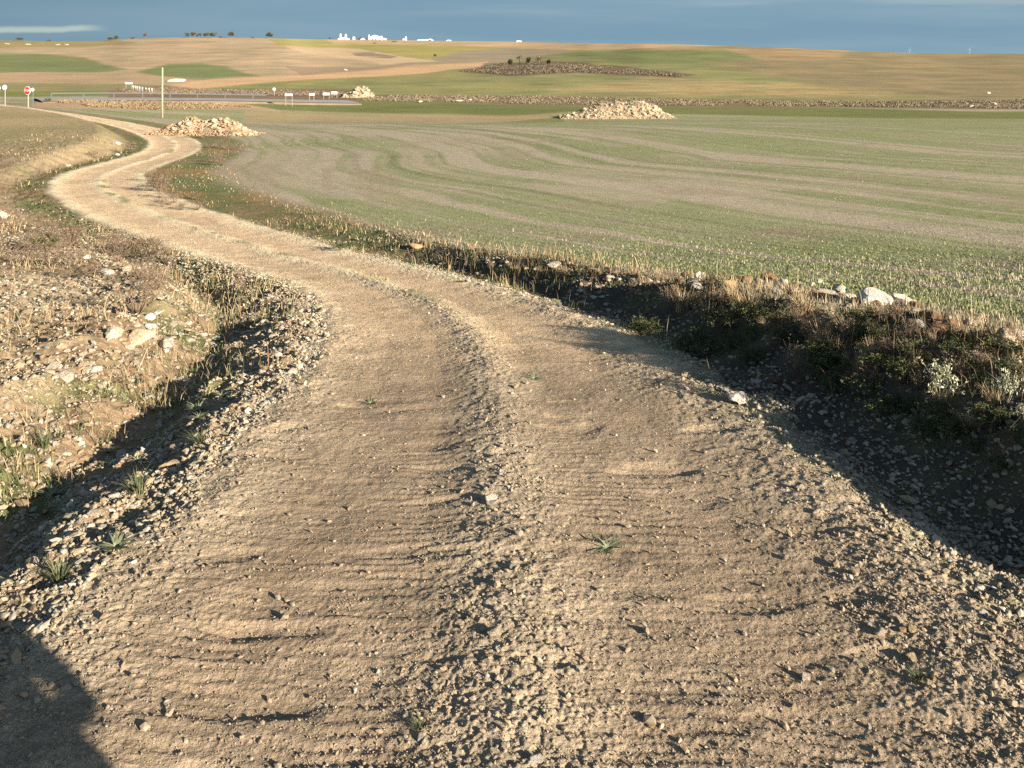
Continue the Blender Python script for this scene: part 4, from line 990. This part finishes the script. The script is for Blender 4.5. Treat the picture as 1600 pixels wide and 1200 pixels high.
# ---------------------------------------------------------------- the farm on the skyline
def farm_at(u): p = onridge(u, .99); return p, p[1] / F
def silo(u, wpx, hpx, label):
    p, m = farm_at(u); r, h_ = wpx * m / 2, hpx * m; root = empty('silo', p); tag(root, label, 'silo')
    b = MB(); b.tube([(0, 0, -1), (0, 0, h_ * .8)], r, 20); b.build('drum', M['white'], root)
    c = MB(); c.tube([(0, 0, h_ * .8), (0, 0, h_ * .93), (0, 0, h_)], [r * 1.03, r * .55, r * .15], 20); c.build('cone_roof', M['roof'], root)
    l = MB(); l.box(-r - .15, 0, h_ * .4, .08, .4, h_ * .8); l.build('ladder', M['steel'], root)
def barn(u, wpx, hpx, label, gable=.35, dp=14, doors=1, name='barn'):
    p, m = farm_at(u); w_, h_ = wpx * m, hpx * m; e = h_ * (1 - gable); root = empty(name, p); tag(root, label, name)
    b = MB(); a = w_ / 2
    V = [(-a, 0, -1), (a, 0, -1), (a, 0, e), (0, 0, h_), (-a, 0, e), (-a, dp, -1), (a, dp, -1), (a, dp, e), (0, dp, h_), (-a, dp, e)]
    b.add(V, [(0, 1, 2, 3, 4), (9, 8, 7, 6, 5), (1, 6, 7, 2), (5, 0, 4, 9), (4, 3, 8, 9), (3, 2, 7, 8)]); b.build('wall', M['wall'], root)
    r = MB(); o = .35
    r.add([(-a - o, -o, e - o * .5), (0, -o, h_ + .2), (0, dp + o, h_ + .2), (-a - o, dp + o, e - o * .5), (-a - o, -o, e - o * .5 - .25), (0, -o, h_ - .05), (0, dp + o, h_ - .05), (-a - o, dp + o, e - o * .5 - .25)], [(0, 1, 2, 3), (7, 6, 5, 4), (0, 4, 5, 1), (2, 6, 7, 3), (3, 7, 4, 0)])
    r.add([(a + o, -o, e - o * .5), (0, -o, h_ + .2), (0, dp + o, h_ + .2), (a + o, dp + o, e - o * .5), (a + o, -o, e - o * .5 - .25), (0, -o, h_ - .05), (0, dp + o, h_ - .05), (a + o, dp + o, e - o * .5 - .25)], [(3, 2, 1, 0), (4, 5, 6, 7), (1, 5, 4, 0), (3, 7, 6, 2), (0, 4, 7, 3)])
    r.build('roof', M['roof'], root)
    for k in range(doors):
        d = MB(); d.box((k - (doors - 1) / 2) * w_ / max(doors, 1) * .7, -.03, e * .28, min(2.6, w_ * .22), .12, e * .56); d.build('door', M['steel'], root)
silo(532, 3.4, 9.5, 'left tall white silo of the skyline farm'); silo(540, 3.8, 9, 'right tall white silo of the skyline farm')
barn(536, 16, 3, 'low cream shed at the foot of the twin silos', .3, 10, 2, 'shed'); silo(552.5, 4.4, 5, 'short wide white silo right of the twin silos')
barn(567, 8, 2.6, 'small white flat shed between silos and barn', .3, 8, 1, 'shed'); barn(584.5, 15, 7.5, 'large white gabled barn of the skyline farm', .38, 22, 2)
silo(576.6, 1.6, 8.5, 'slim white silo against the left wall of the gabled barn'); silo(595.5, 4, 6.5, 'stout white silo right of the gabled barn'); barn(600, 6, 3, 'small white shed leaning right of the stout silo', .3, 8, 1, 'shed')
silo(634, 3, 6, 'white silo alone right of the farm'); barn(631, 3, 3, 'tiny white shed beside the lone silo', .3, 5, 1, 'shed'); barn(664, 24, 1.8, 'long low white shed on the skyline right of the farm', .3, 12, 3, 'shed')
barn(672, 4, 3, 'white block house at the end of the long low shed', .25, 6, 1, 'house'); barn(701, 7, 1.6, 'small pale shed far right on the farm skyline', .3, 8, 1, 'shed'); barn(811, 8, 2.2, 'small white shed on the skyline above the knoll', .3, 8, 1, 'shed')

# ---------------------------------------------------------------- wind turbines beyond the right hill
def turbine(u, label, ang):
    y = 3200.; x = (u - 800) / F * y; z0 = float(zbase(np.array([x]), np.array([y]))[0]); v = 77.5; zt = H + y * (V0 - v) / F
    root = empty('wind_turbine', (x, y, z0)); tag(root, label, 'wind turbine', 'wind turbines beyond the hill'); hh = zt - z0
    t = MB(); t.tube([(0, 0, -2), (0, 0, hh)], [1.0, .6], 10); t.build('tower', M['turbine'], root)
    n = MB(); n.box(0, .6, hh + .6, 1.6, 4, 1.6); n.tube([(0, -2.4, hh + .6), (0, -3.8, hh + .6)], [1.1, .3], 10); n.build('nacelle', M['turbine'], root)
    for k in range(3):
        a = ang + k * 2 * PI / 3; b = MB(); c_, s_ = math.sin(a), math.cos(a)
        b.tube([(c_ * .8, -3, hh + .6 + s_ * .8), (c_ * 4, -3, hh + .6 + s_ * 4), (c_ * 10, -3, hh + .6 + s_ * 10)], [.3, .5, .15], 6); b.build('blade', M['turbine'], root)
turbine(1421, 'left of two faint white wind turbines behind the right hill', .1); turbine(1514.5, 'right of two faint white wind turbines behind the right hill', .5)

# ---------------------------------------------------------------- paved road, rail, signs, pole
hw = [un(u, v) for u, v in [(60, 158.6), (110, 157.4), (160, 156.6), (210, 156.4), (253, 156.6), (300, 157), (350, 157.6), (400, 158.6), (450, 160), (500, 161), (560, 161)]]
hw = np.array(hw); hs = np.concatenate([[0], np.cumsum(np.hypot(*np.diff(hw[:, :2], axis=0).T))]); q = np.arange(0, hs[-1], 1.0)
HW = np.stack([np.interp(q, hs, hw[:, k]) for k in range(3)], 1)
for _ in range(120): HW[1:-1] = HW[1:-1] * .5 + (HW[:-2] + HW[2:]) * .25
HT = np.gradient(HW[:, :2], axis=0); HT /= np.linalg.norm(HT, axis=1)[:, None]; HN = np.stack([-HT[:, 1], HT[:, 0]], 1)
HZ = HW[:, 2] + .22
def ribbon(name, offs, dz, mt, kind='structure', skirt=0):
    P = []; offs = list(offs)
    for o_, d_ in offs: P.append(np.concatenate([HW[:, :2] + HN * o_, (HZ + d_)[:, None]], 1))
    n = len(HW); V = np.concatenate(P); Fc = []
    for k in range(len(P) - 1):
        i = np.arange(n - 1) + k * n; Fc.append(np.stack([i, i + 1, i + n + 1, i + n], 1))
    return obj(name, mesh_np(name, V, np.concatenate(Fc)[:, ::-1]), mt)
tag(ribbon('road_embankment', [(-7, -1.0), (-4.3, -.06), (4.3, -.06), (7, -1.0)], 0, mat('embankment_soil', (.27, .20, .12), scale=.8, amount=.25)), kind='structure')
tag(ribbon('paved_road', [(-3.1, -.004), (-2.8, 0.03), (3.1, .03), (3.4, -.004)], 0, M['asphalt']), kind='structure')
tag(ribbon('road_marking', [(2.75, .036), (2.9, .036)], 0, M['white']), kind='structure'); tag(ribbon('road_marking', [(-2.6, .036), (-2.45, .036)], 0, M['white']), kind='structure')
def guard_rail(side, i0, i1, label):
    c = HW[(i0 + i1) // 2]; root = empty('guard_rail', (float(c[0]), float(c[1]), float(HZ[(i0 + i1) // 2]))); tag(root, label, 'guard rail'); org = np.array(root.location)
    P = np.concatenate([HW[i0:i1, :2] + HN[i0:i1] * side, HZ[i0:i1, None]], 1) - org
    prof = [(0, .50), (-.03, .53), (.02, .58), (-.03, .63), (0, .67), (.03, .67), (.05, .58), (.03, .50)]; n = len(P); V = []
    for a, b in prof: V.append(np.concatenate([P[:, :2] + HN[i0:i1] * a, (P[:, 2] + b)[:, None]], 1))
    Fc = []
    for k in range(len(prof)):
        k2 = (k + 1) % len(prof); i = np.arange(n - 1); Fc.append(np.stack([i + k * n, i + 1 + k * n, i + 1 + k2 * n, i + k2 * n], 1))
    obj('rail', mesh_np('rail', np.concatenate(V), np.concatenate(Fc)), M['steel'], root)
    for i in range(0, n, 4):
        b = MB(); b.box(P[i, 0], P[i, 1], P[i, 2] + .32, .10, .14, .72); b.build('post', M['steel'], root)
ii = lambda u: int(np.argmin(np.abs(800 + F * HW[:, 0] / HW[:, 1] - u)))
guard_rail(4.25, ii(92), ii(438), 'grey steel guard rail along the far side of the paved road')
def mpp(p): return (p[1]) / F
def disc(b, r, n, y0, y1, z, rot=0):
    V = [(r * math.cos(2 * PI * k / n + rot), y, z + r * math.sin(2 * PI * k / n + rot)) for y in (y0, y1) for k in range(n)]
    b.add(V, [tuple(range(n)), tuple(range(2 * n - 1, n - 1, -1))] + [(k, n + k, n + (k + 1) % n, (k + 1) % n) for k in range(n)])
def round_sign(u, vb, vc, dpx, label, p=None):
    p = un(u, vb) if p is None else p; m = mpp(p); h_ = (vb - vc) * m * 1.02; r = dpx * m / 2; root = empty('round_sign', p, random.uniform(-.2, .2)); tag(root, label, 'road sign', 'round road signs by the junction')
    b = MB(); b.tube([(0, 0, -.2), (0, 0, h_ + r * .5)], .045, 8); b.build('post', M['signpost'], root)
    b = MB(); disc(b, r, 24, -.09, -.06, h_); b.build('sign_plate', M['white'], root); return root
round_sign(8, 167.5, 137, 7.2, 'round white road sign on a post left of the stop sign')
round_sign(-1, 168, 138, 5, 'white road sign cut by the left edge of the picture')
ps = un(44, 168)
pb = ps + np.array([0, 0, 0]); pb[1] += 7; pb[0] = (51.5 - 800) / F * (mpp(pb) * F); pb[2] = float(zbase(pb[0:1], pb[1:2])[0])
rs = round_sign(51.5, 0, 0, 5, 'small round white sign behind the right side of the stop sign', pb)
hh = (proj(np.array([pb[0]]), np.array([pb[1]]), np.array([pb[2]]))[1][0] - 140) * mpp(pb)
for ch in list(rs.children): bpy.data.objects.remove(ch)
b = MB(); b.tube([(0, 0, -.2), (0, 0, hh + .1)], .045, 8); b.build('post', M['steel'], rs); b = MB(); disc(b, 2.6 * mpp(pb), 24, -.09, -.06, hh); b.build('sign_plate', M['white'], rs)
round_sign(428.5, 149.5, 139.5, 4.4, 'small round white sign above the paved road left of the white panels')
def stop_sign(p):
    m = mpp(p); h_ = 26.5 * m; r = 6.9 * m; root = empty('stop_sign', p, -.42); tag(root, 'red octagonal STOP sign on a grey post by the junction', 'stop sign')
    b = MB(); b.tube([(0, 0, -.2), (0, 0, h_ + r * .6)], .06, 8); b.build('post', M['signpost'], root)
    b = MB(); disc(b, r, 8, -.10, -.065, h_, PI / 8); b.build('white_border', M['white'], root)
    b = MB(); disc(b, r * .88, 8, -.115, -.101, h_, PI / 8); f = b.build('red_face', M['red'], root)
    cu = bpy.data.curves.new('lettering', 'FONT'); cu.body = 'STOP'; cu.size = r * .80; cu.align_x = 'CENTER'; cu.align_y = 'CENTER'; cu.extrude = .006
    to = bpy.data.objects.new('lettering_curve', cu); C.objects.link(to); bpy.context.view_layer.update()
    me = bpy.data.meshes.new_from_object(to.evaluated_get(bpy.context.evaluated_depsgraph_get())); bpy.data.objects.remove(to)
    me.name = 'lettering'; me.materials.clear(); o = obj('lettering', me, M['white'], root); o.location = (0, -.123, h_); o.rotation_euler = (PI / 2, 0, 0)
stop_sign(ps)
def panel_sign(u, vb, vt, wpx, hpx, label, plate='white', slant=0):
    p = un(u, vb); m = mpp(p); h_ = (vb - vt) * m; w_ = wpx * m; ph = hpx * m; root = empty('panel_sign', p, slant); tag(root, label, 'road sign', 'white sign panels along the paved road')
    for s in (-1, 1):
        b = MB(); b.tube([(s * w_ * .42, 0, -.2), (s * w_ * .42, 0, h_)], .035, 8); b.build('post', M['signpost'], root)
    b = MB(); b.box(0, -.1, h_ - ph / 2, w_, .05, ph); b.build('sign_plate', M[plate], root)
panel_sign(451.5, 166, 146.5, 12, 3.2, 'white topped two post sign, nearest and leftmost of the four panels'); panel_sign(487, 160, 146, 8, 3, 'white two post sign panel, second of the four panels', slant=.3)
panel_sign(510, 155, 145, 10.5, 3.6, 'white two post sign panel, third of the four panels'); panel_sign(522.5, 153, 143, 9, 3.8, 'white two post sign panel, farthest right of the four panels')
panel_sign(201.5, 139, 128.7, 11, 2.6, 'white sign panel at the top of the row of marker posts')
for k in range(8):
    u = [208.5, 212, 215, 218.5, 223, 228.5, 233.5, 238][k]; vt = [133.5, 134, 134.5, 135, 136, 136.8, 137.2, 138][k]; p = un(u, vt + 8); m = mpp(p)
    root = empty('marker_post', p); tag(root, 'white topped marker post in the row behind the paved road bend', 'marker post', 'row of marker posts')
    b = MB(); b.tube([(0, 0, -.2), (0, 0, 7.6 * m)], .07, 8); b.build('post', M['signpost'], root); b = MB(); b.box(0, -.12, 6.6 * m, 1.3 * m, .05, 2.4 * m); b.build('marker_plate', M['white'], root)
pp = un(253.5, 184); m = mpp(pp); ph = 78.5 * m
root = empty('wooden_pole', pp); tag(root, 'tall bare wooden pole standing behind the orange rubble heap', 'pole')
b = MB(); b.tube([(0, 0, -.5), (0, 0, ph * .5), (.02, 0, ph)], [.11, .095, .08], 12); b.build('shaft', M['wood'], root, smooth=True)
b = MB(); b.tube([(.02, 0, ph), (.02, 0, ph + .05)], [.09, .05], 12); b.build('cap', M['steel'], root)

# ---------------------------------------------------------------- unseen figure, added to cast the lower left corner shadow
def shadow_figure(x, y, rz):
    import bmesh
    z0 = zl1(x, y)
    me = bpy.data.meshes.new('body'); bm = bmesh.new(); sk = bm.verts.layers.skin.verify()
    J = dict(pel=(0, 0, .95, .155), sto=(0, 0, 1.10, .145), che=(0, .0, 1.32, .165), nec=(0, .0, 1.47, .065), hd1=(0, -.02, 1.56, .085), hd2=(0, -.02, 1.66, .098), hd3=(0, 0, 1.72, .06))
    for s, t in ((-1, 'l'), (1, 'r')):
        J.update({'hip' + t: (s * .10, 0, .88, .095), 'kne' + t: (s * .12, -.02, .49, .062), 'ank' + t: (s * .13, .02, .09, .045), 'toe' + t: (s * .15, -.15, .035, .035),
                  'sho' + t: (s * .19, 0, 1.39, .072), 'elb' + t: (s * .25, .02, 1.12, .056), 'wri' + t: (s * .20, -.14, 1.16, .036), 'pal' + t: (s * .17, -.20, 1.19, .038)})
        for f in range(4): J['f%d%s' % (f, t)] = (s * (.14 - .006 * f), -.26 - .004 * f, 1.22 - .022 * f, .010)
        J['th' + t] = (s * .15, -.24, 1.235, .011)
    E_ = [('pel', 'sto'), ('sto', 'che'), ('che', 'nec'), ('nec', 'hd1'), ('hd1', 'hd2'), ('hd2', 'hd3')]
    for t in 'lr':
        E_ += [('pel', 'hip' + t), ('hip' + t, 'kne' + t), ('kne' + t, 'ank' + t), ('ank' + t, 'toe' + t), ('che', 'sho' + t), ('sho' + t, 'elb' + t), ('elb' + t, 'wri' + t), ('wri' + t, 'pal' + t)] + [('pal' + t, 'f%d%s' % (f, t)) for f in range(4)] + [('pal' + t, 'th' + t)]
    bv = {}
    for k, (a, b_, c, r) in J.items():
        w = bm.verts.new((a, b_, c)); w[sk].radius = (r, r * (.75 if k in ('che', 'sto', 'pel') else 1)); w[sk].use_root = k == 'pel'; bv[k] = w
    for a, b_ in E_: bm.edges.new((bv[a], bv[b_]))
    bm.to_mesh(me); bm.free()
    root = empty('shadow_figure', (x, y, z0), rz); tag(root, 'unseen figure in dark clothes, added at the track edge to cast the corner shadow', 'shadow_figure')
    o = obj('body', me, M['cloth'], root); o.modifiers.new('skin', 'SKIN'); sub = o.modifiers.new('sub', 'SUBSURF'); sub.levels = sub.render_levels = 2
    V, Fc = ico(3); V = V * np.array([.108, .118, .11]); V[:, 2] = np.where(V[:, 2] < -.03, -.03, V[:, 2]); obj('hair', mesh_np('hair', V + np.array([0, .012, 1.69]), Fc, smooth=True), M['hair'], root)
shadow_figure(1.5, .30, math.radians(20))
print('things', round(time.time() - T0, 1))

# ---------------------------------------------------------------- sun, sky, camera
SUN_EL = math.radians(16); SUN_AZ = math.radians(131)         # clockwise from straight ahead: behind the right shoulder
sd = Vector((math.sin(SUN_AZ) * math.cos(SUN_EL), math.cos(SUN_AZ) * math.cos(SUN_EL), math.sin(SUN_EL)))
ld = bpy.data.lights.new('sun', 'SUN'); ld.energy = 5.0; ld.angle = math.radians(.53); ld.color = (1.0, .885, .75)
so = bpy.data.objects.new('sun', ld); C.objects.link(so); so.rotation_euler = sd.to_track_quat('Z', 'Y').to_euler(); so.location = sd * 60
W = bpy.data.worlds.new('World'); bpy.context.scene.world = W; W.use_nodes = True
nt = W.node_tree; N = nt.nodes; Lk = nt.links; N.clear()
def math_(op, a, b=None, c=None, clamp=False):
    n = N.new('ShaderNodeMath'); n.operation = op; n.use_clamp = clamp
    for i, q in enumerate((a, b, c)):
        if q is None: continue
        if isinstance(q, (int, float)): n.inputs[i].default_value = q
        else: Lk.new(q, n.inputs[i])
    return n.outputs[0]
def ramp(x, a, b, inv=False):
    n = N.new('ShaderNodeMapRange'); n.interpolation_type = 'SMOOTHSTEP'
    n.inputs['From Min'].default_value = a; n.inputs['From Max'].default_value = b
    if inv: n.inputs['To Min'].default_value = 1; n.inputs['To Max'].default_value = 0
    Lk.new(x, n.inputs['Value']); return n.outputs[0]
def mix_(f, a, b):
    n = N.new('ShaderNodeMix'); n.data_type = 'RGBA'
    if isinstance(f, (int, float)): n.inputs['Factor'].default_value = f
    else: Lk.new(f, n.inputs['Factor'])
    for k, q in (('A', a), ('B', b)):
        if isinstance(q, tuple): n.inputs[k].default_value = (*q, 1)
        else: Lk.new(q, n.inputs[k])
    return n.outputs['Result']
sky = N.new('ShaderNodeTexSky'); sky.sky_type = 'NISHITA'; sky.sun_disc = False; sky.sun_elevation = SUN_EL; sky.sun_rotation = SUN_AZ
sky.altitude = 900; sky.air_density = 1.0; sky.dust_density = .6; sky.ozone_density = 1.5
tc = N.new('ShaderNodeTexCoord'); sx = N.new('ShaderNodeSeparateXYZ'); Lk.new(tc.outputs['Generated'], sx.inputs[0])
X_, Y_, Z_ = sx.outputs
yc_ = math_('MAXIMUM', Y_, .05); ax = math_('DIVIDE', X_, yc_); ez = math_('DIVIDE', Z_, yc_)
def noise(sxx, szz, scale=1, det=4, off=0):
    cb = N.new('ShaderNodeCombineXYZ'); Lk.new(math_('MULTIPLY', ax, sxx), cb.inputs[0]); Lk.new(math_('MULTIPLY', ez, szz), cb.inputs[1]); cb.inputs[2].default_value = off
    n = N.new('ShaderNodeTexNoise'); n.inputs['Scale'].default_value = scale; n.inputs['Detail'].default_value = det
    Lk.new(cb.outputs[0], n.inputs['Vector']); return n.outputs['Fac']
# a slate blue bank of cloud stands over the horizon ahead
K = SKYK = 1.0
SL1, SL2, SL3 = (1.18, 1.98, 2.58), (1.50, 2.28, 2.82), (2.3, 2.85, 3.1)
n1 = noise(2.2, 26, 1, 5); n2 = noise(3.0, 55, 1, 4, 3.3)
slate = mix_(ramp(n1, .38, .66), SL1, SL2)
slate = mix_(ramp(ax, -.75, -.1, True), slate, (1.05, 1.75, 2.25))
topc = math_('MULTIPLY', ramp(ez, .022, .045), ramp(n2, .47, .62)); slate = mix_(math_('MULTIPLY', topc, .65), slate, SL3)
wob = math_('MULTIPLY_ADD', noise(16, 10, 1, 4, 7.1), .010, -.005)
e2 = math_('ADD', ez, wob)
streak = math_('MULTIPLY', ramp(e2, .0068, .0105), ramp(e2, .0120, .0170, True))
streak = math_('MULTIPLY', streak, ramp(ax, -.47, -.43, True))
slate = mix_(math_('MULTIPLY', streak, .85), slate, (2.9, 3.45, 3.2))
slate = mix_(ramp(ez, .05, .16), slate, (.62, .88, 1.15))  # dark cloud overhead, out of view, added to weaken the fill light
front = ramp(Y_, -.25, .45)
colr = mix_(front, sky.outputs[0], slate)
bg = N.new('ShaderNodeBackground'); Lk.new(colr, bg.inputs['Color']); bg.inputs['Strength'].default_value = .06
wo = N.new('ShaderNodeOutputWorld'); Lk.new(bg.outputs[0], wo.inputs['Surface'])
cam = bpy.data.cameras.new('camera'); cam.sensor_width = 36; cam.lens = 36 * F / 1600; cam.clip_start = .05; cam.clip_end = 20000
co = bpy.data.objects.new('camera', cam); C.objects.link(co); co.location = (0, 0, H); co.rotation_euler = (PI / 2, 0, 0); cam.shift_y = -(600 - V0) / 1600
sc = bpy.context.scene; sc.camera = co
sc.view_settings.view_transform = 'Standard'; sc.view_settings.look = 'None'; sc.view_settings.exposure = 1.55; sc.view_settings.gamma = 1
sc.render.engine = 'CYCLES'; sc.cycles.use_denoising = False
sc.cycles.max_bounces = 4; sc.cycles.diffuse_bounces = 2
print('done', round(time.time() - T0, 1))
